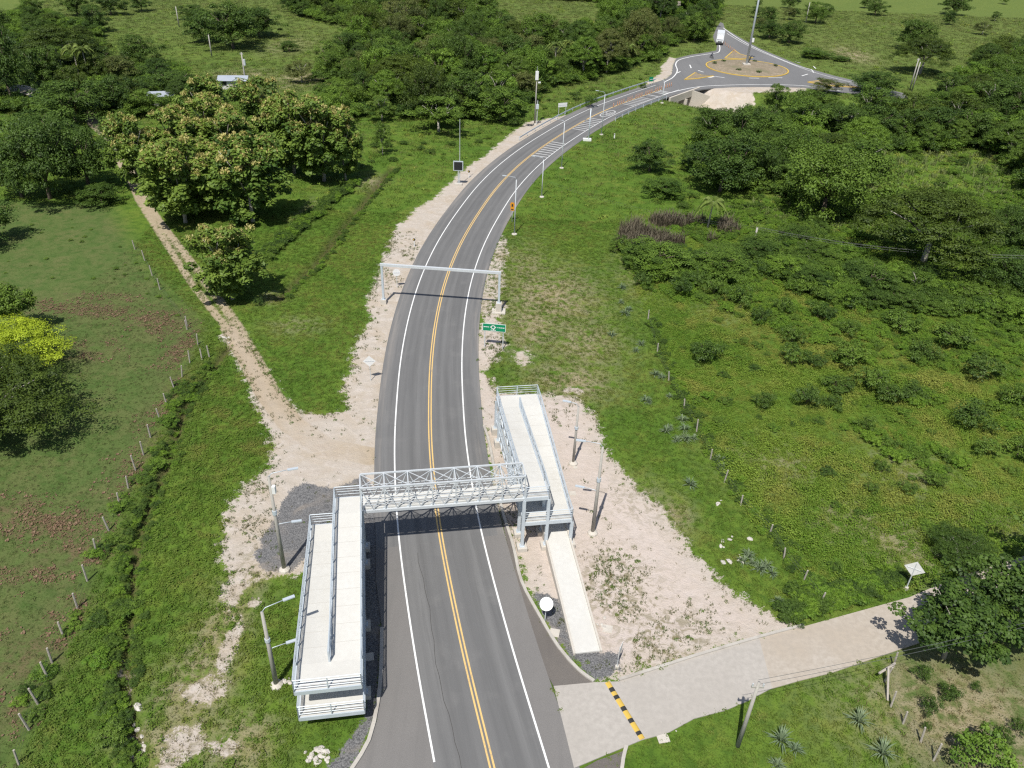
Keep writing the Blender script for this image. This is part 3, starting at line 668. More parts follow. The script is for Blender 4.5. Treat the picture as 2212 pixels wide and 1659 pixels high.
# walkway on the ground: solid wedge with low side walls
w0, w1, vt, ve = a2-.12, a3+.12, 1.6, -11.45
wm = MB(); wm.add([(w0+.16,ve,-.2),(w1-.16,ve,-.2),(w1-.16,vt,-.2),(w0+.16,vt,-.2),(w0+.16,ve,.04),(w1-.16,ve,.04),(w1-.16,vt,.82),(w0+.16,vt,.82)],
                  [(0,3,2,1),(4,5,6,7),(0,1,5,4),(1,2,6,5),(2,3,7,6),(3,0,4,7)])
wm.build('walkway_slab', CONC, tr)
for x0, x1 in ((w0, w0+.16), (w1-.16, w1)):
    MB().add([(x0,ve-.1,-.2),(x1,ve-.1,-.2),(x1,vt,-.2),(x0,vt,-.2),(x0,ve-.1,.16),(x1,ve-.1,.16),(x1,vt,.98),(x0,vt,.98)],
             [(0,3,2,1),(4,5,6,7),(0,1,5,4),(1,2,6,5),(2,3,7,6),(3,0,4,7)]).build('side_wall', CONCP, tr)
# span
ts = thing('footbridge', 'light grey steel truss footbridge spanning the road between two ramps', 'footbridge', BO, BRZ)
US, UE, V0, V1, ZB, ZT = -0.12, 13.18, -0.02, 1.72, 5.55, 8.0
NP = 7; us = [US+(UE-US)*k/NP for k in range(NP+1)]
MB().box(US+.1, UE-.1, V0+.12, V1-.12, Z1-.14, Z1).build('deck_slab', CONC, ts)
for v in (V0, V1):
    MB().beam((US,v,ZB), (UE,v,ZB), .16, .26).build('bottom_chord', STEELW, ts)
    MB().beam((US,v,ZT), (UE,v,ZT), .12, .12).build('top_chord', STEELW, ts)
    for k, u in enumerate(us):
        MB().beam((u,v,ZB+.13), (u,v,ZT-.06), .09, .09).build('truss_post', STEELW, ts)
        MB().add([(u-.22,v+(.09 if v else -.09),ZB-.12),(u+.22,v+(.09 if v else -.09),ZB-.12),(u+.16,v+(.09 if v else -.09),ZB+.3),(u-.16,v+(.09 if v else -.09),ZB+.3)], [(0,1,2,3)]).build('gusset_plate', STEEL, ts)
    for k in range(NP):
        a, b = us[k], us[k+1]; m_ = (a+b)/2
        MB().beam((a,v,ZT-.06), (m_,v,ZB+.13), .07, .07).build('diagonal', STEELW, ts)
        MB().beam((m_,v,ZB+.13), (b,v,ZT-.06), .07, .07).build('diagonal', STEELW, ts)
    vi = v+(.10 if v == V0 else -.10)
    for h in (0.35,0.62,0.88,1.12):
        MB().tube([(US+.1,vi,Z1+h), (UE-.1,vi,Z1+h)], .028, 6).build('handrail' if h > 1 else 'rail', STEELW, ts)
for k, u in enumerate(us):
    MB().beam((u,V0+.06,ZT), (u,V1-.06,ZT), .08, .08).build('top_strut', STEELW, ts)
    MB().box(u-.06, u+.06, V0+.08, V1-.08, ZB-.10, ZB+.10).build('floor_beam', STEEL, ts)
for k in range(NP):
    a, b = us[k], us[k+1]
    MB().beam((a,V0+.06,ZT-.01), (b,V1-.06,ZT-.01), .05, .05).build('top_brace', STEELW, ts)
    MB().beam((a,V1-.06,ZT+.03), (b,V0+.06,ZT+.03), .05, .05).build('top_brace', STEELW, ts)

# ------------------------------------------------------------------ height gantry
gt = thing('height_gantry', 'grey steel height limit frame spanning the road beyond the footbridge', 'gantry', (0,0,0))
gL, gR = G(829,654), G(1077,672); gR.z = gL.z = 0
gR = Vector((gR.x, gR.y, 0)); top = 5.55
for p, hp in ((gL, .55), (gR, 1.25)):
    MB().box(p.x-.38, p.x+.38, p.y-.38, p.y+.38, -.3, hp).build('pedestal', CONCP, gt)
    MB().box(p.x-.24, p.x+.24, p.y-.24, p.y+.24, hp, hp+.05).build('base_plate', STEEL, gt)
    MB().box(p.x-.14, p.x+.14, p.y-.14, p.y+.14, hp+.05, top-.16).build('post', STEEL, gt)
MB().box(gR.x-.9, gR.x+.9, gR.y-.75, gR.y+.75, -.3, .06).build('footing', CONCP, gt)
dg = (gR-gL).normalized()
MB().beam(gL-dg*.2+Vector((0,0,top)), gR+dg*.2+Vector((0,0,top)), .32, .32).build('beam', STEELW, gt)

# ------------------------------------------------------------------ poles
def pole(name, label, cat, base, h, r0, r1, mat, lean=(0,0), group=None, footing=None, n=10):
    t = thing(name, label, cat, base, 0, group)
    MB().tube([(0,0,-.2), (lean[0]*h,lean[1]*h,h)], [r0,r1], n).build('pole', mat, t, True)
    if footing: MB().tube([(0,0,-.2),(0.02,0,footing*.5),(0,0,footing)], [.5,.45,.22], 9).build('footing', CONCP, t)
    return t
def arm_lamp(t, z, ang, ln, rise_=0.35, head=0.7, lean=(0,0), name='lamp_arm'):
    a = Vector((lean[0]*z, lean[1]*z, z)); d = Vector((math.cos(ang), math.sin(ang), 0))
    e = a+d*ln+Vector((0,0,rise_))
    ar = MB().tube([a, a+d*.25+Vector((0,0,rise_*.8)), e], .03, 6).build(name, STEEL, t, True)
    MB().beam(e-d*.05, e+d*head, .22, .09).build('lamp_head', STEEL, t)
dr = lambda i: math.atan2(-CLN[i][1], -CLN[i][0])
def base_of(x, y): return on(x, y)
PB = {}
for key, x, y, yt in (('l1',614,1228,1030),('l2',597,1478,1322),('r1',1238,1000,878),('r2',1280,1150,965)):
    b = base_of(x, y); PB[key] = (b, rise(b, yt))
CONC_G = 'concrete lamp poles beside the footbridge'
for key, lab, az, in (('l1','tall concrete pole with two lamp arms by the dark gravel left of the footbridge', 0.35),
                      ('l2','concrete pole with two lamp arms on the grass beside the near left ramp', 0.55),
                      ('r1','slim concrete pole on the sandy ground behind the right ramp', 2.9),
                      ('r2','tall concrete pole with a lamp arm right of the footbridge ramp', 3.0)):
    b, h = PB[key]; i = road_at(b.x, b.y)
    t = pole('lamp_pole', lab, 'lamp post', b, h, .19 if key != 'r1' else .14, .10, CONCG, group=CONC_G, footing=.35)
    arm_lamp(t, h, az, 1.5 if key != 'r1' else .8, .35, .75)
    if key != 'r1': arm_lamp(t, h*.5, az-.1, 1.2, .2, .75)
    MB().tube([(0,0,h*.62),(0,0,h*.66)], .19, 10).build('clamp_band', STEEL, t)
    if key == 'l1': MB().box(.12, .38, -.15, .15, h-1.6, h-.9).build('junction_box', WHITE, t)
LP = [(1111,505,388,'first tall curved lamp post on the right verge, beside the amber sign'),(1170,424,345,'second lamp post along the right verge, short and slim'),
      (1213,362,265,'third lamp post along the right verge, beside the first rumble bars'),(1299,290,203,'fourth lamp post along the right verge, before the speed disc'),(1430,222,177,'lamp post at the right edge above the culvert')]
for x, y, yt, lab in LP:
    b = base_of(x, y); b.z = max(b.z, -.3); h = rise(b, yt); i = road_at(b.x, b.y)
    t = pole('street_lamp', lab, 'lamp post', b, h, .11, .06, STEELW, group='street lamps on the right verge', footing=.18)
    arm_lamp(t, h, dr(i), 1.6, .45, .6)
b = base_of(1155,268); h = rise(b, 152); t = pole('camera_mast', 'tall pale mast with white cabinet and camera beside the guardrail', 'mast', b, h, .20, .10, CONCG, footing=.3)
MB().box(-.35,.35,-.3,.3,h-2.0,h-.2).build('cabinet', WHITE, t); MB().box(.3,.9,-.12,.12,h-2.7,h-2.4).build('camera', WHITE, t)
MB().tube([(.45,.1,-.2),(.45,.1,h*.45)], .09, 8).build('conduit', STEELW, t); MB().box(.1,.75,-.25,.25,h*.30,h*.38).build('meter_box', STEEL, t)
MB().tube([(0,0,h),(0,0,h+.9)], .03, 5).build('antenna', STEELW, t)
b = base_of(1271,303); t = pole('radar_post', 'short thick grey post with white block footing beside the rumble bars', 'post', b, rise(b, 235), .13, .11, STEEL)
MB().box(-1.2,.6,-.5,.5,-.2,.45).build('footing', WHITE, t)
b = Vector((ISL.x-0.2, ISL.y+.5, .9)); t = pole('high_mast', 'very tall grey mast standing in the roundabout island', 'mast', b, 34, .38, .2, STEEL, lean=(.008,0))
MB().box(-1.1,1.1,-1.1,1.1,-.2,.35).build('plinth', CONCP, t); MB().box(.3,.95,-.3,.3,6.5,7.6).build('control_box', WHITE, t)
for k in range(6):
    a = k*math.pi/3; MB().box(1.0*math.cos(a)-.3+.27,1.0*math.cos(a)+.3+.27,1.0*math.sin(a)-.25,1.0*math.sin(a)+.25,33.4,33.8).build('floodlight', STEEL, t)
# grey variable message board and its mast on the left verge
b = base_of(990,399); t = thing('message_board', 'dark square message board with silver frame on a post on the left verge', 'sign', b, 0)
hb = rise(b, 348); ht = rise(b, 320)
MB().tube([(0,0,-.2),(0,0,hb-1.6)], .09, 8).build('post', STEELW, t); MB().box(-.9,.9,-.12,.12,hb-1.75,hb).build('board_frame', STEEL, t)
MB().box(-.76,.76,-.15,-.121,hb-1.61,hb-.14).build('display', DARKM, t); MB().box(-.7,.7,-.45,.45,-.2,.35).build('footing', CONCP, t)
MB().box(-.05,.05,.13,.19,hb-.3,hb-.2).build('bracket', STEEL, t)
MB().tube([(0.25,.2,-.2),(0.3,.2,rise(b, 258))], [.07,.045], 8).build('mast', STEELW, t)
# power poles
POW = {}
for key, x, y, xt, yt, lab in (('a',1594,1610,1641,1474,'leaning concrete power pole standing in the grass below the side road'),('b',1627,534,1633,492,'white power pole among the bushes of the right field'),
        ('c',1965,194,1988,126,'tall white power pole behind the trees right of the roundabout'),('d',1970,196,1994,134,'slimmer power pole close beside the tall white one'),
        ('e',531,182,527,113,'power pole with transformer beside the tin roof on the left'),('f',457,118,449,75,'power pole in the middle of the far left meadow'),('g',387,57,380,14,'farthest power pole in the upper left meadow'),
        ('h',1740,50,1747,5,'pale power pole on the far hillside at the top right')):
    b = base_of(x, y); h = rise(b, yt); lx = (G(xt, yt, h).x-b.x)/h if key == 'a' else 0
    t = pole('power_pole', lab, 'power pole', b, h, .16 if y > 1000 else .2, .1 if y > 1000 else .14, CONCG, lean=(lx, 0), group='power poles')
    POW[key] = b+Vector((lx*h, 0, h-.2))
    if key in ('a','c','e'):
        MB().box(lx*h-.4, lx*h+.4, -.06, .06, h-.5, h-.38).build('cross_arm', CONCG, t)
        for o in (-.34, 0, .34): MB().tube([(lx*h+o,0,h-.38),(lx*h+o,0,h-.14)], .05, 6).build('insulator', STEELW, t)
    if key == 'e': MB().tube([(.45,0,h*.62),(.45,0,h*.8)], .28, 10).build('transformer', STEELW, t)
def cable(name, lab, a, b, sag, r=.012, offs=((0,0,0),)):
    t = thing(name, lab, 'cable', (0,0,0))
    for o in offs:
        o = Vector(o); pts = [a.lerp(b, k/24)+o-Vector((0,0,sag*4*(k/24)*(1-k/24))) for k in range(25)]
        MB().tube(pts, r, 4, False).build('wire', WIREM, t)
cable('power_line', 'thin wires running from the bush power pole to the right edge', POW['b'], Vector((79,101,8.0)), 1.6, .007, ((0,0,0),(0,.4,.25),(0,.8,0)))
cable('power_line', 'thin wires running left from the bush power pole over dry reeds', POW['b'], POW['b']+Vector((-32,22,-1.5)), 1.2, .006, ((0,0,0),(0,.4,.2)))
cable('power_line', 'thin wires crossing below the near right tree', POW['a'], Vector((47,42.2,5.2)), .5, .014, ((0,0,0),(0,.25,.1)))
# ------------------------------------------------------------------ signs
def facing(i, away=False):
    d = CLD[i]; return math.atan2(d[1], d[0])-math.pi/2
def sign_post(t, h, r=.04, x=0): MB().tube([(x,0,-.2),(x,0,h)], r, 6).build('post', STEELW, t)
b = base_of(801,821); t = thing('diamond_sign', 'white diamond warning sign seen from behind on the left dirt verge', 'sign', b, 0.12)
h = rise(b, 770); sign_post(t, h-.2)
MB().add([(0,y,h-1.3) for y in (-.03,-.05)]+[(.72,y,h-.6) for y in (-.03,-.05)]+[(0,y,h+.1) for y in (-.03,-.05)]+[(-.72,y,h-.6) for y in (-.03,-.05)],
         [(0,2,4,6),(1,7,5,3),(0,1,3,2),(2,3,5,4),(4,5,7,6),(6,7,1,0)]).build('plate', WHITE, t)
MB().box(-.5,.5,-.075,-.052,h-.63,h-.57).build('stiffener', STEELW, t)
b = base_of(1957,1272); t = thing('diamond_sign', 'white diamond sign seen from behind at the edge of the right dirt road', 'sign', b, -0.5)
h = 3.1; sign_post(t, h-.2, .05)
MB().add([(0,y,h-1.45) for y in (-.03,-.05)]+[(.80,y,h-.65) for y in (-.03,-.05)]+[(0,y,h+.15) for y in (-.03,-.05)]+[(-.80,y,h-.65) for y in (-.03,-.05)],
         [(0,2,4,6),(1,7,5,3),(0,1,3,2),(2,3,5,4),(4,5,7,6),(6,7,1,0)]).build('plate', WHITE, t)
MB().box(-.55,.55,-.075,-.052,h-.68,h-.62).build('stiffener', STEELW, t); MB().box(-.03,.03,-.1,-.076,h-1.3,h).build('stiffener', STEELW, t)
MB().tube([(0,0,-.2),(0,0,.3)], [.22,.16], 8).build('footing', CONCP, t)
b = base_of(858,620); t = thing('round_sign', 'white round traffic sign seen from behind under the left end of the height frame', 'sign', b, 0.1); h = rise(b, 582)
sign_post(t, h-.3); MB().disc((0,-.05,h-.45), (0,-1,0.05), .52, .52, 24).build('plate', WHITE, t); MB().box(-.4,.4,-.09,-.066,h-.5,h-.42).build('stiffener', STEELW, t)
GLINT = surf('glare_sheet', (0.95,0.90,0.80), (0.94,0.88,0.77), 3.0, 0.45, 0.0, dk=0.99)  # near-white base colour stands in for sun glare on the sheet
b = base_of(1177,1342); t = thing('round_sign', 'bright sunlit round sign between the kerb and the right ground walkway', 'sign', b, 0.2); h = 2.5
sign_post(t, h-.4, .04); MB().disc((0,-.06,h-.42), (-0.10,-0.8,0.75), .50, .50, 28).build('plate', GLINT, t)  # plate tilted towards the sun to add to the glare
MB().disc((0,-.045,h-.41), (-0.10,-0.8,0.75), .53, .53, 28, .012).build('rim', STEELW, t)
b = base_of(1333,1440); t = thing('stop_sign', 'white sign panel seen nearly edge on at the corner of the side road', 'sign', b, 1.15); h = 2.45
sign_post(t, h-.2, .04); MB().box(-.42,.42,-.07,-.045,h-.95,h+.05).build('plate', WHITE, t); MB().tube([(0,0,-.2),(0,0,.15)], [.2,.15], 8).build('footing', CONCP, t)
# green direction board
g0, g1 = base_of(1047,748), base_of(1086,752); gm = (g0+g1)/2; ang = math.atan2(g1.y-g0.y, g1.x-g0.x)
t = thing('direction_sign', 'green direction board with white roundabout symbol on two posts', 'sign', gm, ang*.5-.03); wS = 1.42
h1 = rise(gm, 699); h0 = h1-1.05
for x in (-1.12, 1.12): sign_post(t, h1-.1, .06, x)
MB().box(-wS,wS,-.075,-.05,h0,h1).build('board', SIGNW, t); MB().box(-wS+.06,wS-.06,-.085,-.076,h0+.06,h1-.06).build('green_face', GREENS, t)
zc = (h0+h1)/2+.05; mb = MB(); n = 24
mb.add([(-.12+r*math.cos(2*math.pi*k/n), -.09, zc+r*math.sin(2*math.pi*k/n)) for r in (.27,.17) for k in range(n)], [(k,n+k,n+(k+1)%n,(k+1)%n) for k in range(n)])
mb.build('ring_symbol', SIGNW, t)
for q in ([(-.53,zc+.0),(-.39,zc-.1),(-.39,zc+.1)], [(.29,zc),(.15,zc+.1),(.15,zc-.1)]):
    MB().add([(x,-.09,z) for x, z in q], [(0,1,2)]).build('arrow_head', SIGNW, t)
MB().beam((-.12,-.09,zc-.42), (0.02,-.09,zc-.2), .02, .09).build('arrow_stem', SIGNW, t)
for x0, x1, z in ((-1.28,-1.02,zc),(-.99,-.82,zc),(-.79,-.62,zc),(.40,.50,zc),(.56,.74,zc),(.77,1.0,zc),(1.03,1.26,zc),(-.42,-.25,h0+.17),(-.2,.02,h0+.17),(.06,.2,h0+.17)):
    MB().box(x0,x1,-.095,-.0861,z-.05,z+.05).build('word', SIGNW, t)
# amber warning board, two digits too small to read
b = base_of(1106,478); t = thing('warning_sign', 'amber diamond warning sign with dark marks beside the first lamp post', 'sign', b, -.25); h = rise(b, 436)
sign_post(t, h-.5)
MB().box(-.32,.32,-.06,-.04,h-1.5,h-.1).build('plate', AMBER, t)
MB().add([(-.48,-.07,h-.5),(0,-.07,h-.96),(.48,-.07,h-.5),(0,-.07,h-.04)], [(0,1,2,3)]).build('diamond_plate', AMBER, t)
MB().box(-.14,.14,-.085,-.071,h-.8,h-.35).build('mark', BLACKP, t); MB().box(-.2,.2,-.075,-.061,h-1.38,h-1.2).build('mark', BLACKP, t)
b = base_of(1214,247); t = thing('information_board', 'blank white board on two posts behind the left guardrail', 'sign', b, .45); h = rise(b, 222)
for x in (-.95,.95): sign_post(t, h-.1, .06, x)
MB().box(-1.2,1.2,-.08,-.04,h-.95,h).build('board', WHITE, t); MB().box(-1.1,1.1,-.11,-.081,h-.5,h-.44).build('stiffener', STEELW, t)
b = base_of(1405,183); t = thing('information_board', 'small green board on posts behind the guardrail near the roundabout', 'sign', b, .5); h = rise(b, 166)
for x in (-.4,.4): sign_post(t, h-.1, .06, x)
MB().box(-.65,.65,-.08,-.04,h-1.2,h).build('board', GREENS, t); MB().box(-.5,.5,-.09,-.081,h-.7,h-.6).build('mark', SIGNW, t)
for x, y, lab in ((1013,383,'small white marker post with dark and yellow head left of the bend'),(895,532,'small white marker post on the dirt left of the road before the height frame')):
    b = base_of(x, y); t = thing('marker_post', lab, 'marker post', b, 0, 'marker posts left of the bend')
    MB().box(-.06,.06,-.06,.06,-.2,1.15).build('post', WHITE, t); MB().disc((0,-.07,1.2), (0,-1,0), .22, .22, 14).build('head', BLACKP, t)
    MB().add([(-.2,-.09,1.2),(0,-.09,1.02),(0,-.09,1.38)], [(0,1,2)]).build('chevron', YELL, t)
b = base_of(1327,297); t = thing('marker_post', 'white stubby marker post on the grass right of the fourth lamp post', 'marker post', b)
MB().box(-.12,.12,-.12,.12,-.2,1.0).build('post', WHITE, t); MB().box(-.13,.13,-.13,.13,.8,.9).build('band', BLACKP, t)

# ------------------------------------------------------------------ flexible orange delineators on the centre line
k0 = road_at(22.6, 205.4); s = CLS[k0]; k = 0; e_s = CLS[road_at(41.5, 231.8)]
dp = None
while s < e_s:
    j = min(int(np.searchsorted(CLS, s)), len(CL)-1); q = CL[j]+CLN[j]*(-.02)
    if dp is None:
        dp = thing('delineator', 'slim orange delineator post standing on the centre line', 'delineator', (q[0],q[1],.01), 0, 'orange delineators on the centre line')
        MB().tube([(0,0,.06),(0,0,1.0)], .07, 6).build('tube', ORANGE, dp); MB().tube([(0,0,0),(0,0,.06)], [.2,.12], 8).build('foot', BLACKP, dp); MB().tube([(0,0,.7),(0,0,.8)], .075, 6).build('band', SIGNW, dp)
    else:
        o = copy_tree(dp); o.location = (q[0],q[1],.01)
    s += 1.35
for k in range(9):
    q = G(1559+k*3.6, 92+k*2.8); o = copy_tree(dp); o.location = (q.x, q.y, .012)
    o['label'] = 'slim orange delineator post on the splitter beside the truck'; o['group'] = 'delineators beside the truck'

# ------------------------------------------------------------------ guardrails
def guardrail(lab, line, side):
    t = thing('guardrail', lab, 'guardrail', (0,0,0), 0, 'guardrails'); d, nn = frames(line); n = len(line)
    prof = [(0,.48),(.05,.53),(0,.58),(.05,.63),(0,.68),(0.05,.73),(0,.78)]
    vs = [(line[i][0]+nn[i][0]*side*o, line[i][1]+nn[i][1]*side*o, z) for i in range(n) for o, z in prof]; m_ = len(prof)
    MB().add(vs, [(i*m_+k, i*m_+k+1, (i+1)*m_+k+1, (i+1)*m_+k) for i in range(n-1) for k in range(m_-1)]).build('rail', STEEL, t)
    me = MB().box(-.06,.06,-.06,.06,-.5,.80).mesh('guardrail_post', STEEL); sacc = 0
    for i in range(n):
        if i and np.linalg.norm(line[i]-line[i-1])+sacc < 3.6 : sacc += np.linalg.norm(line[i]-line[i-1]); continue
        sacc = 0; o = link('post', me, t); o.location = (line[i][0]+nn[i][0]*side*(-.1), line[i][1]+nn[i][1]*side*(-.1), 0)
i0, i1 = road_at(2.2,172), road_at(38,237)
gl = CL[i0:i1]-CLN[i0:i1]*(6.1+0.0*np.arange(i1-i0)[:, None]); guardrail('grey steel guardrail along the left side of the bend', gl, 1)
i0, i1 = road_at(16,195), road_at(33,220); gr = CL[i0:i1]+CLN[i0:i1]*6.0; guardrail('grey steel guardrail along the right verge before the culvert', gr, -1)

# ------------------------------------------------------------------ culvert under the road
cu = thing('culvert', 'pale concrete culvert headwall with two dark openings under the road', 'culvert', (CUL_O[0], CUL_O[1], 0), math.atan2(CUL_T[1], CUL_T[0]))
MB().box(-5.5,11.5,-.25,.25,-1.5,.25).build('headwall_beam', STAIN, cu)
for x0, x1 in ((-5.5,-.6),(2.95,3.4),(6.9,11.5)):
    MB().box(x0,x1,-.24 if x1-x0 > 1 else -.9,.24 if x1-x0 > 1 else 5.5,-5.6,-1.5).build('pier' if x1-x0 < 1 else 'side_wall', STAIN, cu)
MB().box(-.6,6.9,-2.2,6.0,-5.6,-4.92).build('floor_slab', STAIN, cu); MB().box(-.9,-.6,.24,6,-5.5,-1.55).build('barrel_wall', STAIN, cu); MB().box(6.9,7.2,.24,6,-5.5,-1.55).build('barrel_wall', STAIN, cu); MB().box(-.9,7.2,.26,6,-1.75,-1.52).build('barrel_roof', STAIN, cu)
MB().add([(6.9,-.25,-5.4),(11.6,-3.4,-5.4),(11.6,-3.4,-1.6),(6.9,-.25,.1),(7.4,0,-5.4),(12.0,-3.0,-5.4),(12.0,-3.0,-1.6),(7.4,0,.1)], [(0,3,2,1),(4,5,6,7),(3,7,6,2),(1,2,6,5),(0,4,7,3)]).build('wing_wall', STAIN, cu)
MB().add([(-.6,-.25,-5.4),(-3.4,-4.2,-5.4),(-3.4,-4.2,-4.4),(-.6,-.25,-2.6),(-1.0,0,-5.4),(-3.9,-4.0,-5.4),(-3.9,-4.0,-4.4),(-1.0,0,-2.6)], [(1,2,3,0),(7,6,5,4),(2,6,7,3),(5,6,2,1),(3,7,4,0)]).build('wing_wall', STAIN, cu)
# ------------------------------------------------------------------ fences
def fence(lab, posts, h=1.6, r=.085, wires=3, lean=.09):
    t = thing('fence', lab, 'fence', (0,0,0)); pts = []
    me = MB().tube([(0,0,-.3),(0,0,h)], [r,r*.85], 6).mesh('fence_post', WOOD)
    for p in posts:
        b = on(*p); o = link('post', me, t); o.location = b; o.rotation_euler = (rnd.uniform(-lean,lean), rnd.uniform(-lean,lean), rnd.uniform(0,3)); o.scale = (1,1,rnd.uniform(.85,1.15)); pts.append(b)
    for k in range(wires):
        z = .35+.38*k; MB().tube([q+Vector((0,0,z)) for q in pts], .007, 3, False).build('wire', WIREM, t)
    return t
fence('long row of weathered fence posts between pasture and ditch on the left', [(284,540),(309,545),(328,572),(345,622),(404,710),(452,770),(436,775),(427,742),(410,782),(393,812),(377,840),(360,872),(345,903),(324,940),(309,978),(292,1012),(276,1050),(258,1090),(234,1142),(207,1190),(187,1250),(166,1310),(136,1372),(112,1430),(104,1465),(82,1520),(62,1575),(40,1650)][4:])
fence('fence posts beside the dirt track below the teak trees', [(291,536),(312,560),(328,592),(345,622),(404,702)])
fence('row of pale fence posts along the edge of the right weedy field', [(1400,690),(1420,760),(1445,820),(1478,880),(1505,930),(1535,990),(1565,1040),(1600,1090),(1663,1152),(1694,1205),(1735,1256),(1772,1303)], 1.4, .08)
t = fence('wooden corner fence with braced posts in the lower right pasture', [(1930,1440),(1912,1470),(1925,1525),(1952,1560),(1990,1600),(2018,1640),(2040,1690)], 1.5, .08)
p = on(1918,1512); q = on(1908,1466)
MB().tube([p+Vector((0,0,.05)), q+Vector((0,0,1.4))], .08, 6).build('brace_post', WOOD, t); MB().tube([on(1892,1470)+Vector((0,0,.9)), on(1925,1452)+Vector((0,0,1.1))], .09, 6).build('cross_log', WOOD, t)

# ------------------------------------------------------------------ striped speed bump, covers, rocks
sb0, sb1 = G(1312,1474), G(1388,1597); t = thing('speed_bump', 'yellow and black striped speed bump across the side road', 'speed bump', (0,0,0)); L = (sb1-sb0).length; d = (sb1-sb0)/L; nn = Vector((-d.y,d.x,0))
segs = []; sacc = 0; kk = 0; pat = [.62,.42,.40,.38,.80,.42,.80,.40,.86,.34,.4]; tot = sum(pat)
for k, ln in enumerate(pat):
    a = sb0+d*(sacc*L/tot); b = sb0+d*((sacc+ln)*L/tot-.012); sacc += ln
    pr = [(-.20,.012),(-.13,.06),(-.05,.075),(.05,.075),(.13,.06),(.20,.012)]
    vs = [a+nn*o+Vector((0,0,z)) for o, z in pr]+[b+nn*o+Vector((0,0,z)) for o, z in pr]
    MB().add(vs, [(i,i+1,i+7,i+6) for i in range(5)]+[(5,4,3,2,1,0),(6,7,8,9,10,11)]).build('yellow_segment' if k % 2 == 0 else 'black_segment', YELL if k % 2 == 0 else BLACKP, t)
for x, y, s, lab in ((1198,1366,.75,'square concrete cover on the gravel beside the bright round sign'),(1313,1356,.75,'square concrete cover in the dry grass right of the walkway'),(1237,1064,.62,'square concrete cover beside the right ramp'),(797,1418,.7,'shaded square concrete cover between the left ramp and the road'),(1432,1592,.8,'square concrete cover at the near edge of the side road'),(1243,1008,.4,'small concrete block at the foot of the slim concrete pole')):
    b = on(x, y); t = thing('concrete_cover', lab, 'cover', b, rnd.uniform(-.3,.3), 'concrete inspection covers')
    MB().box(-s/2,s/2,-s/2,s/2,-.2,.05).build('frame', CONCP, t); MB().box(-s*.4,s*.4,-s*.4,s*.4,.05,.075).build('lid', CONCP, t)
def rock_mesh(seed, s=1.0):
    rg = random.Random(seed); mb = MB(); n, m_ = 8, 5; vs = []
    for i in range(m_+1):
        th = math.pi*i/m_
        for k in range(n):
            r = .5*(1+rg.uniform(-.28,.28)); vs.append((r*math.sin(th)*math.cos(2*math.pi*k/n), r*math.sin(th)*math.sin(2*math.pi*k/n)*.8, r*math.cos(th)*.6+.12))
    return mb.add(vs, [(i*n+k, (i+1)*n+k, (i+1)*n+(k+1)%n, i*n+(k+1)%n) for i in range(m_) for k in range(n)]).mesh('rock', ROCK)
RM = [rock_mesh(k) for k in range(5)]
for cx, cy, n, spx, spy, smax, lab, grp in ((682,1632,16,26,18,.62,'pale rock in the pile at the lower left beside the kerb','rocks piled at the lower left'),(1592,1185,14,34,28,.6,'white rock in the heap at the edge of the right field','rocks heaped by the right field'),
        (1300,1345,7,14,22,.35,'pinkish rubble lump beside the right walkway','rubble beside the walkway'),(622,1470,4,8,8,.5,'pale rock at the foot of the near left lamp pole','rocks by the left pole'),(287,1570,9,16,60,.6,'pale stone lining the lower end of the left ditch','stones in the left ditch'),(590,945,0,1,1,1,'',''),(488,730,5,8,6,.6,'pale stone at the head of the ditch beside the dirt track','stones beside the dirt track'),(1552,1085,3,8,5,.4,'white stone lying in the grass of the right verge','stones on the right verge'),(1450,1570,9,40,20,.3,'small pale stone along the near edge of the side road','stones along the side road'),(300,1620,6,10,30,.5,'pale stone at the bottom end of the left ditch','stones at the ditch end')):
    for k in range(n):
        b = on(cx+rnd.uniform(-spx,spx), cy+rnd.uniform(-spy,spy)); o = link('rock', RM[k % 5]); o.location = b; sc = rnd.uniform(.35,1)*smax; o.scale = (sc*rnd.uniform(.8,1.5),sc,sc*rnd.uniform(.7,1.1)); o.rotation_euler = (rnd.uniform(-.3,.3),rnd.uniform(-.3,.3),rnd.uniform(0,6)); tag(o, lab, 'rock', grp)

TANR = surf('weathered_roof', (0.42,0.38,0.32), (0.34,0.30,0.25), 0.5, .8)
# ------------------------------------------------------------------ houses far left and far behind
def house(lab, x, y, w_, d_, h_, rz, roofmat=ROOFM, wall=WALLW, name='house'):
    t = thing(name, lab, 'house', on(x, y), rz)
    wl = MB().box(-w_/2,w_/2,-d_/2,d_/2,-.5,h_).build('wall', wall, t); o = .5; rh = d_*.16
    MB().add([(-w_/2-o,-d_/2-o,h_-.1),(w_/2+o,-d_/2-o,h_-.1),(w_/2+o,0,h_+rh),(-w_/2-o,0,h_+rh),(-w_/2-o,d_/2+o,h_-.1),(w_/2+o,d_/2+o,h_-.1)], [(0,1,2,3),(3,2,5,4)]).build('roof', roofmat, t)
    MB().box(-.5,.5,-d_/2-.04,-d_/2-.01,-.3,2.0).build('door', WOOD, t)
    for x_ in (-w_*.32, w_*.32):
        MB().box(x_-.6,x_+.6,-d_/2-.03,-d_/2-.005,1.0,2.1).build('window', DARKM, t)
    return t
house('low house with pale blue metal roof behind the teak trees', 507,186,6.5,4.5,2.3,.15)
house('white walled house half hidden by dark trees on the left', 352,222,5,4,2.3,.3)
house('small house with grey roof in tree shade at the far left', 66,214,7,5,2.4,-.4, TANR)
house('long pale shed roof at the top behind the far wood', 1395,8,16,9,3,.2,TANR); house('small pale house at the top edge in the far wood', 938,6,8,6,3,.1,TANR); house('pale roofed house among trees near the truck', 1440,26,10,7,3,-.2,TANR)
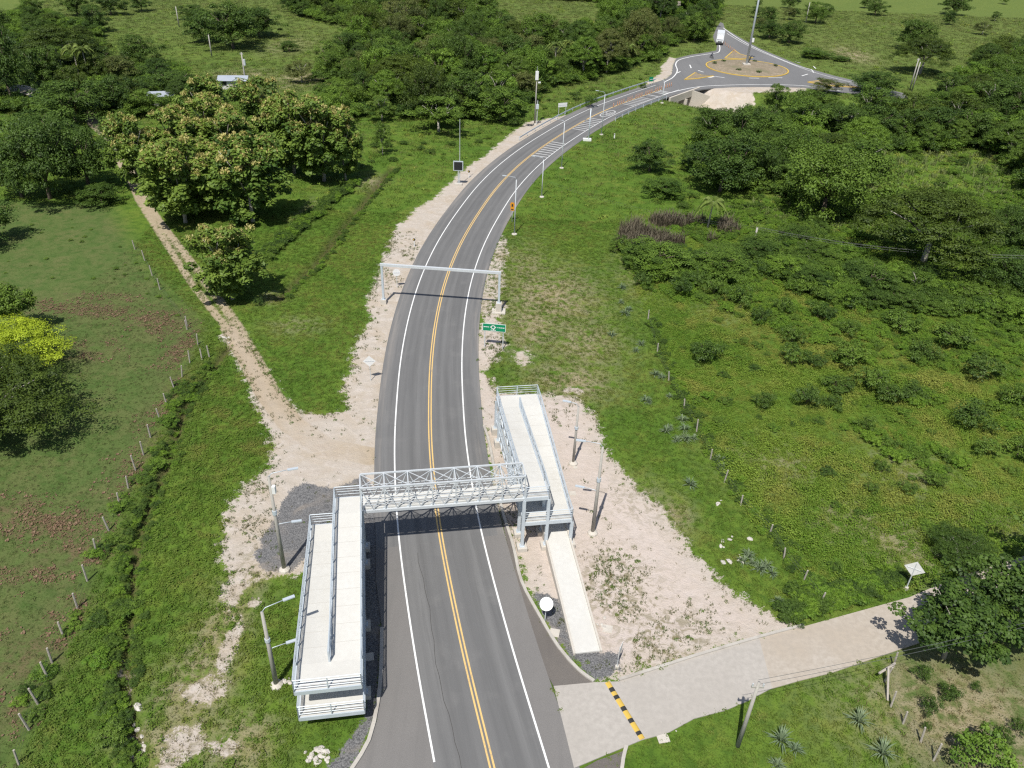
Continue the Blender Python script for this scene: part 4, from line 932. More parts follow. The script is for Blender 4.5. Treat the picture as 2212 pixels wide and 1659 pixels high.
# ------------------------------------------------------------------ truck and motorcyclist
tb = G(1553.5,98); t = thing('truck', 'white box truck entering the roundabout from the far road', 'truck', (tb.x, tb.y, .012), -.22)
TW = surf('truck_white', (0.72,0.74,0.76), (0.66,0.68,0.70), 1.0, .4)
MB().box(-1.25,1.25,2.0,8.6,1.0,3.7).build('cargo_box', TW, t); MB().box(-1.15,1.15,.3,1.9,.55,1.5).build('cab', TW, t)
MB().add([(-1.15,.3,1.5),(1.15,.3,1.5),(1.15,1.9,1.5),(-1.15,1.9,1.5),(-1.05,.7,2.75),(1.05,.7,2.75),(1.05,1.9,2.75),(-1.05,1.9,2.75)], [(4,5,6,7),(1,2,6,5),(2,3,7,6),(3,0,4,7),(0,1,5,4)]).build('cab_top', TW, t)
MB().add([(-1.0,.33,1.6),(1.0,.33,1.6),(.92,.66,2.6),(-.92,.66,2.6)], [(0,1,2,3)]).build('windscreen', DARKM, t); MB().box(-1.2,1.2,.12,.32,.4,.85).build('bumper', BLACKP, t); MB().box(-.75,.75,.25,.30,.95,1.25).build('grille', BLACKP, t)
for x in (-.9,.9): MB().box(x-.2,x+.2,.24,.29,.9,1.15).build('headlight', SIGNW, t)
for y in (1.1,5.8,7.2):
    for x in (-1.1,1.1):
        wh = MB().tube([(x-.15,y,.5),(x+.15,y,.5)], .5, 14).build('wheel', BLACKP, t); MB().tube([(x-.17,y,.5),(x+.17,y,.5)], .22, 10).build('rim', STEELW, wh)
MB().box(-.5,.5,1.9,8.4,.7,1.0).build('chassis', BLACKP, t)
mbp = G(1537,126); t = thing('motorcycle', 'dark motorcycle on the far left of the roundabout', 'motorcycle', (mbp.x, mbp.y, .02), .5)
for y in (-.65,.65):
    wv = [(0, y+.3*math.cos(a*.5236), .31+.3*math.sin(a*.5236)) for a in range(13)]
    MB().tube(wv, .055, 6, False).build('wheel', BLACKP, t)
MB().tube([(0,-.65,.31),(0,-.45,.95),(0,-.1,.75),(0,.35,.78),(0,.65,.31)], [.04,.05,.12,.12,.04], 8).build('frame', BLACKP, t)
MB().tube([(-.35,-.42,1.02),(.35,-.42,1.02)], .025, 6).build('handlebar', STEEL, t); MB().box(-.13,.13,0,.7,.76,.86).build('seat', BLACKP, t)
sk = [((0,.15,.88),.15,-1),((0,.12,1.15),.15,0),((0,.05,1.40),.17,1),((0,.02,1.55),.07,2),((0,.0,1.68),.12,3),((0,0,1.78),.10,4),
      ((.2,.03,1.38),.08,2),((.28,-.15,1.15),.06,6),((.3,-.4,1.05),.05,7),((-.2,.03,1.38),.08,2),((-.28,-.15,1.15),.06,9),((-.3,-.4,1.05),.05,10),
      ((.15,.1,.85),.1,0),((.22,-.25,.75),.08,12),((.2,-.05,.32),.06,13),((.2,-.2,.26),.05,14),((-.15,.1,.85),.1,0),((-.22,-.25,.75),.08,16),((-.2,-.05,.32),.06,17),((-.2,-.2,.26),.05,18)]
me = bpy.data.meshes.new('person'); me.from_pydata([s[0] for s in sk], [(i, s[2]) for i, s in enumerate(sk) if s[2] >= 0], []); me.materials.append(surf('dark_clothes', (0.03,0.035,0.06), (0.05,0.05,0.07), 4, .9))
pe = link('person', me); pe.location = (mbp.x, mbp.y, .02); pe.rotation_euler = (0,0,.5); tag(pe, 'person in dark clothes and helmet riding the motorcycle', 'person')
md = pe.modifiers.new('skin', 'SKIN')
for i, s in enumerate(sk): me.skin_vertices[0].data[i].radius = (s[1], s[1]); me.skin_vertices[0].data[i].use_root = (i == 0)
pe.modifiers.new('sub', 'SUBSURF').levels = 1
# ------------------------------------------------------------------ foliage meshes
def leaf_mesh(name, P, N, size, tint, mat, aspect=0.55, fold=0.10, seed=0, T=None):
    rg = np.random.default_rng(seed); n = len(P)
    N = N/np.maximum(np.linalg.norm(N, axis=1), 1e-6)[:, None]
    if T is None: T = rg.normal(size=(n, 3))
    T = T-N*np.sum(T*N, 1)[:, None]; T /= np.maximum(np.linalg.norm(T, axis=1), 1e-6)[:, None]
    B = np.cross(N, T); s = size[:, None]
    V = np.stack([P-T*s*.5, P+B*s*aspect*.5+N*s*fold, P+T*s*.5, P-B*s*aspect*.5+N*s*fold], 1).reshape(-1, 3)
    me = bpy.data.meshes.new(name); me.vertices.add(4*n); me.vertices.foreach_set('co', V.ravel().astype(np.float32))
    me.loops.add(4*n); me.loops.foreach_set('vertex_index', np.arange(4*n, dtype=np.int32))
    me.polygons.add(n); me.polygons.foreach_set('loop_start', np.arange(0, 4*n, 4, dtype=np.int32))
    me.update(calc_edges=True)
    a = me.attributes.new('tint', 'FLOAT', 'POINT'); a.data.foreach_set('value', np.repeat(tint, 4).astype(np.float32))
    if mat: me.materials.append(mat)
    return me
def rdir(rg, n, zmin=-1.0):
    z = rg.uniform(zmin, 1, n); a = rg.uniform(0, 2*np.pi, n); r = np.sqrt(1-z*z)
    return np.stack([r*np.cos(a), r*np.sin(a), z], 1)
def crown_pts(seed, r, z0, z1, clumps, per, leaf, cr=0.30, zmin=-0.55, flat=1.0, lump=0.16, layers=None, inner=0.25):
    """leaf positions gathered in clumps through a lumpy ellipsoid; returns P, N, size, tint and the clump centres"""
    rg = np.random.default_rng(seed); zc, hh = (z0+z1)/2, (z1-z0)/2
    d = rdir(rg, clumps, zmin); lob = 1+lump*np.sin(3*np.arctan2(d[:, 1], d[:, 0])+rg.uniform(0, 6))+rg.normal(0, lump*.6, clumps)
    rad = np.where(rg.random(clumps) < inner, rg.uniform(.25, .7, clumps), rg.uniform(.72, .98, clumps))
    C = np.stack([d[:, 0]*r*lob*rad, d[:, 1]*r*lob*rad, zc+d[:, 2]*hh*rad*(1-.08*rg.random(clumps))], 1)
    if layers: C[:, 2] = z0+(z1-z0)*(1-((C[:, 0]**2+C[:, 1]**2)/(r*r*1.3)))*rg.choice(layers, clumps)
    crs = cr*r*rg.uniform(.45, 1.4, clumps); ct = np.clip(rg.normal(.48, .27, clumps), 0, 1)
    P, N, S, Tt = [], [], [], []
    for k in range(clumps):
        q = rdir(rg, per, -.6); rr = rg.uniform(.45, 1.0, per)[:, None]
        p = C[k]+q*crs[k]*rr*np.array([1, 1, .62*flat])
        P.append(p); N.append(q*.7+np.array([0, 0, .95])+rg.normal(0, .36, (per, 3))); S.append(leaf*rg.uniform(.55, 1.3, per))
        Tt.append(np.clip(ct[k]+.22*q[:, 2]+rg.normal(0, .13, per), 0, 1))  # tint lightens towards clump tops: crown light and shade put into colour
    P = np.concatenate(P); m = P[:, 2] > 0.05
    return P[m], np.concatenate(N)[m], np.concatenate(S)[m], np.concatenate(Tt)[m], C
def trunk_mesh(seed, r, z0, z1, base_r, mat, limbs=5, spread=.65, lean=.12):
    rg = random.Random(seed); mb = MB(); hfork = z0+(z1-z0)*.25
    lx, ly = rg.uniform(-lean, lean)*hfork, rg.uniform(-lean, lean)*hfork
    f = Vector((lx, ly, hfork)); mb.tube([(0,0,-.4),(lx*.3,ly*.4,hfork*.35),f], [base_r*1.35,base_r,base_r*.78], 8)
    for k in range(limbs):
        a = 2*math.pi*(k+rg.uniform(-.3,.3))/limbs; e = Vector((math.cos(a)*r*spread*rg.uniform(.7,1.1), math.sin(a)*r*spread*rg.uniform(.7,1.1), hfork+(z1-hfork)*rg.uniform(.45,.8)))
        m_ = f.lerp(e, .5)+Vector((0,0,(z1-hfork)*.07)); mb.tube([f-Vector((0,0,.15)), m_, e], [base_r*.55,base_r*.36,base_r*.14], 6)
        e2 = m_+Vector((rg.uniform(-1,1)*r*.3, rg.uniform(-1,1)*r*.3, (z1-hfork)*.28)); mb.tube([m_, e2], [base_r*.28,base_r*.1], 5)
    return mb.mesh('trunk', mat, True)
PROTO = {}
def proto(kind, var, r, h, z0, clumps, per, leaf, mat, tr, bark=BARK, aspect=.55, bloom=None, limbs=5, trunk_z=None, **kw):
    seed = abs(hash_(kind))*7+var
    P, N, S, T, C = crown_pts(seed, r, z0, h, clumps, per, leaf, **kw)
    d = dict(r=r, h=h, crown=leaf_mesh('crown_'+kind, P, N, S, T, mat, aspect, seed=seed), trunk=trunk_mesh(seed, r, trunk_z if trunk_z is not None else z0, h, tr, bark, limbs), mats={})
    if bloom:
        rg = np.random.default_rng(seed+3); zt = np.quantile(C[:, 2], .58)
        c = C[(C[:, 2] > zt)]; c = c[rg.random(len(c)) < bloom]; n = 70
        p = np.repeat(c, n, 0)+rdir(rg, n*len(c), .15)*np.array([.62, .62, .8])*rg.uniform(.5, 1.15, (n*len(c), 1))*kw.get('cr', .3)*r
        nn = rdir(rg, len(p), 0.2)
        up = np.stack([rg.normal(0, .35, len(p)), rg.normal(0, .35, len(p)), np.ones(len(p))], 1)
        d['bloom'] = leaf_mesh('blossom', p, nn, rg.uniform(.16, .36, len(p)), rg.random(len(p)), LF_BLOOM, .5, seed=seed+5, T=up)
    PROTO.setdefault(kind, []).append(d)
def hash_(s): 
    v = 0
    for ch in s: v = (v*31+ord(ch)) % 9973
    return v
for v in range(4):
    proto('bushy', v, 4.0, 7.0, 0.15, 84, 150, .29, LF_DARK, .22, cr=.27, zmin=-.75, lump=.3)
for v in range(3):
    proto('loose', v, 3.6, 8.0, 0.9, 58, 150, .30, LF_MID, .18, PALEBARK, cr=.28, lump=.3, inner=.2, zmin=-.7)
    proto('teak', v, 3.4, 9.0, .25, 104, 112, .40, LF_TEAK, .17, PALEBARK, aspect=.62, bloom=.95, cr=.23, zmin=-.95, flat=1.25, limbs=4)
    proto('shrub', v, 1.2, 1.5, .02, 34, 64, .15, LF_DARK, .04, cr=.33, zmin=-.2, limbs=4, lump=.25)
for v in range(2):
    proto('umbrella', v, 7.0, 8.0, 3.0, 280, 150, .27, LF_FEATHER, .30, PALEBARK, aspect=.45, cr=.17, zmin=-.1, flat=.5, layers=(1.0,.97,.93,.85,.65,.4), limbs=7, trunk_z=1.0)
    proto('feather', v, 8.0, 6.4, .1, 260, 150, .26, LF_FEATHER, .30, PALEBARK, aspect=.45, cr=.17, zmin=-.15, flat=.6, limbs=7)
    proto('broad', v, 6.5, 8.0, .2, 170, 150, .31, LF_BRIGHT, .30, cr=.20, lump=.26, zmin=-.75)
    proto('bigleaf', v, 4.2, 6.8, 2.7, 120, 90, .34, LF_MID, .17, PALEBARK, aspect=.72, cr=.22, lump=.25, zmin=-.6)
print('protos', sum(len(d['crown'].polygons)*2 for k in PROTO.values() for d in k))

def with_mat(d, key, mat):
    """same foliage in another leaf colour"""
    if mat is None: return d[key]
    k = (key, mat.name)
    if k not in d['mats']:
        me = d[key].copy(); me.materials.clear(); me.materials.append(mat); d['mats'][k] = me
    return d['mats'][k]
TREES = []
NAMES = dict(bushy='bushy_tree', loose='slender_tree', teak='teak_tree', shrub='shrub', umbrella='spreading_tree', feather='spreading_tree', broad='broad_tree', bigleaf='large_leaved_tree')
def put_tree(kind, p, r, h, label, group=None, mat=None, cat=None, rz=None, bloom=True, name=None):
    d = rnd.choice(PROTO[kind]); rz = rnd.uniform(0, 6.28) if rz is None else rz
    t = thing(name or NAMES[kind], label, cat or ('shrub' if kind == 'shrub' else 'tree'), p, rz, group)
    s = r/d['r']; sz = h/d['h']; t.scale = (s*rnd.uniform(.94,1.06), s*rnd.uniform(.94,1.06), sz)
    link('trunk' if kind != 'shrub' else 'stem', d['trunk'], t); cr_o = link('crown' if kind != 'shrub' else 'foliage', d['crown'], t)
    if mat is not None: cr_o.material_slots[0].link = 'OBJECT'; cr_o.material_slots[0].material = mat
    if 'bloom' in d and bloom: link('blossom', d['bloom'], t)
    TREES.append((p[0], p[1], r)); return t
def view_tree(kind, x, ytop, ybase, wpx, label, group=None, mat=None, push=.5, hmax=None, **kw):
    """tree whose crown stands between the photo rows YTOP and YBASE"""
    b = G(x, ybase); zz = PJ(b)[2]; r = wpx/2*zz/FOC; dv = Vector((b.x, b.y, 0)).normalized()
    p = b+dv*r*push; p.z = hz(p); h = rise(p, ytop+2); h = min(h, hmax or 3.2*r+2)
    return put_tree(kind, p, r, max(h, .5), label, group, mat, **kw)

# ---- teak plantation on the left
TG = 'teak trees of the plantation'
for x, yt, yb, wd, lab in ((402,292,488,150,'teak at the left front of the plantation, nearest the dirt track bend'),(548,282,488,160,'teak at the right front of the plantation with tan blossom'),
    (504,475,655,150,'lone teak with tan blossom standing in front of the plantation beside the track'),(700,197,398,150,'tall teak at the right end of the plantation'),(636,190,380,120,'teak second from the right end, behind the front row'),
    (580,158,340,125,'teak at the back right of the plantation with pale crown top'),(473,194,373,130,'teak in the middle of the back row'),(399,221,400,135,'teak behind the left front teak'),
    (305,238,417,100,'teak at the left end of the plantation beside the track'),(522,231,402,120,'teak in the centre of the plantation'),(452,160,300,95,'teak at the far back beside the tin roof'),(748,241,393,85,'slim teak at the extreme right of the plantation'),(440,289,451,130,'teak between the left front and the centre')):
    view_tree('teak', x, yt, yb, wd, lab, TG, push=.35)
# ---- left side trees
for kind, x, yt, yb, wd, mat, lab, kw in (
    ('feather',20,714,822,270,LF_LIME,'bright lime green spreading tree at the left edge',dict(hmax=5.5)),
    ('feather',-10,775,968,395,LF_FEATHER,'wide dark feathery tree in front of the lime green one at the left edge',dict(hmax=6.5)),
    ('bigleaf',44,619,728,95,LF_MID,'small tree with big leaves on the pasture behind the lime green tree',{}),
    ('bushy',-58,430,548,150,LF_DARK,'dark tree at the very left edge above the pasture',{}),
    ('broad',112,255,442,190,LF_DARK,'broad dark tree at the front of the left grove',{}),('bushy',195,262,412,125,LF_DARK,'dark tree in the left grove beside the hidden track',{}),
    ('bushy',222,396,446,90,LF_DARK,'small dark tree at the foot of the left grove by the track',{}),('bushy',50,292,432,110,LF_DARK,'dark tree at the left front of the left grove',{}),
    ('bushy',165,168,275,150,LF_DARK,'dark broad tree behind the left grove, below the palms',{}),('bushy',262,245,322,85,LF_DARK,'small dark tree across the track from the left grove',{}),
    ('bushy',110,235,330,120,LF_DARK,'dark tree in the second row of the left grove',{}),
    ('umbrella',137,56,165,170,LF_FEATHER,'flat topped spreading tree in the upper left',{}),('bushy',30,35,228,95,LF_DARK,'tall dark tree at the upper left corner',{}),('bushy',100,90,190,80,LF_DARK,'dark tree below the flat topped tree at the upper left',{}),
    ('bushy',305,71,147,85,LF_DARK,'round dark tree standing in the upper left meadow',{}),('bushy',262,115,178,75,LF_OLIVE,'reddish tinged tree beside the round meadow tree',{}),('bushy',256,155,248,90,LF_DARK,'dark tree left of the white walled house',{}),
    ('bushy',322,188,250,85,LF_MID,'dark tree in front of the white walled house',{}),('bushy',385,148,212,90,LF_DARK,'dark tree between the white house and the tin roof',{}),('bushy',345,120,180,60,LF_DARK,'small dark tree behind the white walled house',{}),
    ('bushy',505,-5,106,110,LF_DARK,'large dark tree in the upper left beside the meadow power poles',{}),('bushy',452,18,90,90,LF_DARK,'dark tree left of the large upper left tree',{}),('bushy',560,10,80,90,LF_DARK,'dark tree right of the large upper left tree',{}),
    ('bushy',418,6,46,60,LF_DARK,'dark tree at the top edge left of centre',{}),('bushy',168,-22,32,60,LF_DARK,'first of three dark trees along the top left edge',{}),('bushy',240,-22,31,60,LF_DARK,'second of three dark trees along the top left edge',{}),('bushy',306,-18,23,42,LF_DARK,'third of three dark trees along the top left edge',{}),
    ('loose',825,200,262,60,LF_TEAK,'yellowish slender tree at the left corner of the wood',{}),('loose',827,258,336,36,LF_MID,'young tree with a thin bare trunk on the left verge',{}),
    ('loose',948,205,290,110,LF_MID,'tree with pale forked trunk at the edge of the wood',{}),('bushy',1080,185,265,110,LF_MID,'dense tree at the front of the wood nearest the bend',{}),('umbrella',875,120,215,170,LF_FEATHER,'wide flat dark crown at the front left of the wood',{}),
    ('bushy',625,85,108,40,LF_DARK,'dark bush in the bright meadow behind the teaks',{}),('loose',652,125,178,50,LF_OLIVE,'small thin tree on the bare brown soil behind the teaks',{})):
    view_tree(kind, x, yt, yb, wd, lab, None, mat, **kw)
# ---- right side trees
for kind, x, yt, yb, wd, mat, lab, kw in (
    ('bushy',1402,300,374,82,LF_DARK,'round dense tree alone on the right verge slope',{}),('bushy',1553,296,424,135,LF_DARK,'dark tree behind the palm of the right field',{}),('bushy',1548,228,305,78,LF_DARK,'dark tree standing in front of the culvert',{}),
    ('broad',1772,310,482,225,LF_MID,'large bright green tree in the middle of the right wood',{}),('umbrella',1985,418,592,275,LF_FEATHER,'wide flat topped dark tree with pale branches in the right wood',dict(push=.55)),
    ('bushy',1437,385,428,92,LF_MID,'low leafy tree below the round verge tree',{}),('bushy',1690,262,352,140,LF_MID,'green tree left of the large bright one',{}),('broad',1640,240,330,120,LF_MID,'green tree on the slope right of the culvert',{}),
    ('bushy',1420,522,594,130,LF_MID,'leafy thicket tree below the dry reeds',{}),('bushy',1545,540,606,120,LF_MID,'leafy thicket tree right of the dry reeds',{}),('bushy',1640,520,570,90,LF_DARK,'dark thicket tree beside the bush power pole',{}),
    ('bushy',1870,570,640,110,LF_DARK,'dark thicket tree in the shade of the flat topped tree',{}),('broad',2180,445,540,110,LF_DARK,'dark tree at the right edge above the wires',{}),('broad',2168,548,640,150,LF_DARK,'dark tree at the right edge below the wires',{}),
    ('bushy',1880,150,205,100,LF_DARK,'big round bush tree on the hillside right of the roundabout road',{}),('umbrella',1985,78,165,120,LF_FEATHER,'wide dark tree on the hillside near the two white poles',{}),('bushy',1965,36,112,80,LF_DARK,'tall dark tree on the hillside above the two white poles',{}),
    ('bushy',1660,38,88,50,LF_DARK,'dark tree beside the far road above the roundabout mast',{}),('bushy',1702,40,100,60,LF_DARK,'second dark tree beside the far road above the roundabout',{}),('bushy',1760,0,52,50,LF_MID,'pale stemmed tree on the far hillside',{}),
    ('bushy',1890,-5,32,40,LF_DARK,'small dark tree on the far hillside top edge',{}),('bushy',2058,-14,30,55,LF_DARK,'dark tree at the top edge of the right hillside',{}),('bushy',1760,102,128,60,LF_MID,'low bush beside the far road right of the mast',{}),('bushy',1815,118,134,40,LF_MID,'low bush beside the bare patch on the hillside',{}),
    ('loose',1782,168,205,60,LF_OLIVE,'thin olive tree top overlapping the roundabout splitter',{}),('loose',1680,178,212,45,LF_MID,'thin tree at the near edge of the roundabout',{}),
    ('feather',2060,1135,1228,140,LF_DARK,'low dark thicket beside the diamond sign on the right',dict(hmax=2.6))):
    view_tree(kind, x, yt, yb, wd, lab, None, mat, **kw)
# ---- near right trees over the dirt road
nb = on(2026,1443); t = put_tree('bigleaf', nb+Vector((.9,1.0,0)), 3.4, 6.2, 'large leaved tree overhanging the right dirt road', None, LF_DARK)
nb2 = on(2158,1394); put_tree('bigleaf', nb2+Vector((.7,.9,0)), 3.7, 6.6, 'large leaved tree at the right edge beside the dirt road', None, LF_DARK)
put_tree('bigleaf', on(2290,1290), 4.2, 6.4, 'large leaved tree cut by the right edge above the dirt road', None, LF_MID)

# ---- woods filled with many alike trees
COLW = {'leaf_dark':'dark green','leaf_mid':'mid green','leaf_bright':'bright green','leaf_feathery':'feathery','leaf_olive':'olive brown','weed_leaf':'fresh green','leaf_teak':'yellowish'}
SHPW = dict(bushy='bushy', loose='slender', umbrella='flat-topped', broad='broad', shrub='leafy')
def fill(poly_px, n, rmin, rmax, kinds, what, group, marks, gap=.72, hk=(1.5,2.1), mats=(None,), tries=60, maxh=None, name=None):
    wp = poly2(poly_px); xs_, ys_ = [p[0] for p in wp], [p[1] for p in wp]; N = n*tries
    cx_, cy_, cr_ = nr.uniform(min(xs_), max(xs_), N), nr.uniform(min(ys_), max(ys_), N), nr.uniform(rmin, rmax, N)
    ok = (sd(cx_, cy_, wp) > cr_*.3) & (asph_sd(cx_, cy_) < -cr_*.9-.6) & (seg_d(cx_, cy_, RAV[:4]) > cr_+4.5); cz_ = hgt(cx_, cy_); cnt = 0
    ctr = [(PJ((q.x, q.y, 0))[:2], t_) for (mx, my, t_) in marks for q in (G(mx, my),)]
    for x, y, r, z in zip(cx_[ok], cy_[ok], cr_[ok], cz_[ok]):
        if cnt >= n: break
        if TREES:
            A = np.array(TREES)
            if (((A[:, 0]-x)**2+(A[:, 1]-y)**2) < ((r+A[:, 2])*gap)**2).any(): continue
        kind = rnd.choice(kinds); mat = rnd.choice(mats); f = (r-rmin)/(rmax-rmin); u, v_, _ = PJ((x, y, z))
        mk = min(marks, key=lambda m: (m[0]-u)**2+((m[1]-v_)*2)**2)[2]
        lab = f"{'small' if f < .33 else 'medium' if f < .67 else 'large'} {COLW[mat.name]} {SHPW[kind]} {what}, {mk}"
        put_tree(kind, Vector((x, y, z)), r, min(r*rnd.uniform(*hk), maxh or 99), lab, group, mat, name=name); cnt += 1
    return cnt
ALLG = (LF_DARK, LF_DARK, LF_MID, LF_MID, LF_FEATHER, LF_BRIGHT, LF_OLIVE)
W1 = [(700,285),(690,150),(745,118),(760,62),(840,10),(1050,-10),(1060,60),(1290,95),(1300,40),(1500,-5),(1548,40),(1538,88),(1440,104),(1425,128),(1340,155),(1180,195),(1120,245),(1000,262),(900,262),(800,240)]
W2 = [(760,62),(620,30),(610,-12),(1500,-30),(1560,-10),(1548,40),(1500,-5),(1300,10),(1050,-8)]
W3 = [(1640,300),(1600,285),(1660,262),(1780,268),(1900,268),(2000,232),(2110,150),(2330,110),(2330,420),(2230,450),(2140,330),(2000,330),(1890,330),(1890,400),(1700,430),(1600,420),(1500,380),(1480,330),(1520,300)]
W4 = [(1330,530),(1460,560),(1700,500),(1760,480),(1850,570),(2060,600),(2330,640),(2330,720),(2100,690),(1800,660),(1650,600),(1500,620),(1380,600)]
W5 = [(-60,60),(60,20),(220,60),(230,150),(400,140),(410,230),(260,260),(60,240),(-80,250)]
W7 = [(2100,140),(2330,100),(2330,330),(2120,300)]
ML = [(1155,200,'near the camera mast'),(1000,230,'behind the message board'),(1225,120,'around the three palms'),(950,200,'behind the pale forked trunk'),(830,190,'at its left corner'),(740,150,'beside the bright meadow'),(860,90,'in its upper left part'),(1040,110,'in the middle of it'),(1120,40,'in its upper middle part'),(1350,120,'near the left guardrail'),(1470,70,'left of the truck'),(1390,30,'near the pale roofs'),(760,230,'behind the right end teaks')]
c1 = fill(W1, 190, 2.8, 5.8, ('bushy','bushy','loose','umbrella','broad'), 'tree of the left wood', 'trees of the wood left of the bend', ML, .50, (1.7,2.4), mats=ALLG)
c2 = fill(W2, 46, 3.2, 5.5, ('bushy','loose','umbrella'), 'tree of the far wood', 'trees of the far wood', [(700,10,'at its left end'),(900,5,'near the small pale house'),(1100,0,'in its middle'),(1300,0,'right of its middle'),(1450,0,'near the long pale shed'),(1545,10,'above the truck')], .55, mats=ALLG)
MR = [(1560,330,'behind the palm'),(1640,270,'on the slope beside the culvert'),(1760,235,'just below the roundabout'),(1890,225,'below the splitter island'),(1980,240,'below the two white poles'),(2080,230,'right of the two white poles'),(2180,200,'at the right edge'),(1780,300,'behind the large bright tree'),(1640,380,'left of the large bright tree'),(1900,300,'in the middle of it'),(2050,310,'behind the tall grass clearing'),(2200,340,'at the right edge beside the clearing')]
c3 = fill(W3, 165, 2.6, 5.6, ('bushy','bushy','loose','broad','umbrella'), 'tree of the right wood', 'trees of the wood right of the roundabout', MR, .48, (1.5,2.0), mats=(LF_DARK,LF_DARK,LF_MID,LF_MID,LF_BRIGHT,LF_FEATHER))
MT = [(1400,570,'below the dry reeds'),(1540,570,'right of the dry reeds'),(1650,550,'beside the bush power pole'),(1780,560,'below the large bright tree'),(1880,620,'under the flat topped tree'),(2020,640,'right of the flat topped tree'),(2150,680,'below the wires at the right edge')]
c4 = fill(W4, 60, 1.3, 2.6, ('bushy','loose'), 'thicket tree', 'thicket of the right field', MT, .5, (1.1,1.5), mats=(LF_MID,LF_BRIGHT,LF_MID,LF_DARK), maxh=4.2)
c5 = fill(W5, 40, 2.2, 4.4, ('bushy','bushy','umbrella'), 'tree of the upper left wood', 'trees of the upper left wood', [(60,90,'in its corner'),(140,120,'below the flat topped tree'),(190,190,'below the palms'),(70,210,'near the shaded house'),(300,170,'near the white walled house'),(380,180,'near the tin roof'),(220,90,'beside the meadow')], .52, mats=(LF_DARK,LF_DARK,LF_MID,LF_FEATHER))
c6 = fill([(1580,40),(1700,95),(1880,160),(2000,100),(2300,60),(2300,-40),(1600,-40)], 26, 1.6, 3.4, ('bushy','loose'), 'tree on the far hillside', 'trees of the far hillside', [(1640,30,'beside the far road'),(1760,60,'left of the bare patch'),(1860,80,'above the round bush tree'),(2000,40,'near the tall hillside tree'),(2120,20,'on the open slope'),(2200,50,'at the right edge')], 1.3, mats=(LF_DARK,LF_MID,LF_OLIVE))
c7 = fill(W7, 18, 3.2, 5.5, ('bushy','umbrella'), 'tree of the upper right wood', 'trees at the upper right edge', [(2150,170,'at its left end'),(2200,230,'in its middle'),(2200,130,'at its top')], .5, mats=(LF_DARK,LF_FEATHER))
print('fills', c1, c2, c3, c4, c5, c6, c7)
# ---- shrubs
SH = [(1594,608,660,54),(1520,733,784,64),(1710,704,743,50),(1708,744,788,54),(1758,765,790,45),(1832,737,792,72),(1876,795,842,64),(1805,815,846,64),(1648,848,882,42),(1740,836,875,54),(1795,856,879,44),(1917,831,871,58),(1967,827,862,52),(2091,873,925,84),(2195,943,987,64),(2126,950,985,50),(1900,993,1019,32),(1958,1042,1064,36),(2010,1020,1049,44),(1880,1042,1064,26),(1388,588,622,36),(1470,595,640,44),(1540,600,640,40),(1640,660,700,34),(1690,640,680,40),(1780,655,690,44),(1940,650,720,70),(2050,700,750,80),(1990,740,780,60),(2120,770,820,80),(2180,830,880,60),(1870,900,930,40),(1765,650,690,40),(1830,690,725,40)]
MF = [(1420,620,'left of the field, near the fence top'),(1560,650,'below the thicket'),(1700,680,'in the upper middle of the field'),(1850,660,'below the flat topped tree'),(2050,720,'at the upper right of the field'),(2180,800,'at the right edge'),(1520,770,'at the left of the field'),(1710,770,'in the centre left of the field'),(1850,800,'in the centre of the field'),(1980,850,'right of the field centre'),(2100,910,'toward the right edge'),(1660,880,'in the lower left of the field'),(1780,900,'in the lower middle of the field'),(1900,1010,'in the lower field above the diamond sign'),(2020,1040,'in the lower right of the field'),(1700,1080,'near the lower fence posts'),(1850,1180,'near the side road edge')]
for k, (x, yt, yb, wd) in enumerate(SH):
    mk = min(MF, key=lambda m: (m[0]-x)**2+(m[1]-yb)**2)[2]
    view_tree('shrub', x, yt, yb, wd, ('low' if yb-yt < 32 else 'tall' if yb-yt > 48 else 'round')+' dark shrub, '+mk, 'dark shrubs of the right field', rnd.choice((LF_DARK, LF_MID, LF_MID)), push=.4, hmax=2.8)
CIT = [(1989,1441,1466,38,'small round bush nearest the braced fence corner'),(2045,1482,1511,40,'round bush in the middle of the lower right pasture'),(2002,1507,1542,38,'round bush left of centre in the lower right pasture'),(2105,1474,1489,22,'tiny bush beside the near right trees'),(2195,1557,1580,34,'round bush at the right edge of the lower right pasture'),(2162,1575,1600,36,'round bush just left of the one at the right edge'),(2116,1582,1597,22,'tiny bush above the leafy bright bush'),(1999,1559,1575,18,'tiny bush beside the fence in the lower right pasture')]
for x, yt, yb, wd, lab in CIT: view_tree('shrub', x, yt, yb, wd, lab, 'planted bushes of the lower right pasture', LF_DARK, push=.3)
view_tree('shrub', 2103, 1598, 1668, 115, 'big bright leafy bush at the bottom right edge', None, LF_BRIGHT, push=.4, hmax=3)
for x, yt, yb, wd, lab in ((1112,250,272,30,'dark bush behind the camera mast'),(1390,177,190,20,'small dark bush behind the guardrail near the green board'),(1275,205,232,26,'dark bush behind the left guardrail'),(1245,195,215,22,'small bush behind the blank white board'),(60,1480,1500,30,'small dark weed bush on the lower left pasture'),(460,570,590,22,'small bush beside the track'),(560,640,660,18,'small bush right of the lone teak')):
    view_tree('shrub', x, yt, yb, wd, lab, None, LF_DARK, push=.3)
for k, (ax, ay, lab) in enumerate(((-9.5,2.5,'small bush on the left rim of the roundabout island'),(-6,6,'small bush at the back left of the roundabout island'),(4,7.5,'small bush at the back of the roundabout island'),(9.2,2,'small bush on the right rim of the roundabout island'),(1.5,-8.5,'small bush at the front of the roundabout island'),(-4,-6.5,'small bush at the front left of the roundabout island'))):
    put_tree('shrub', Vector((ISL.x+ax, ISL.y+ay, .35)), .7, .8, lab, None, LF_DARK)
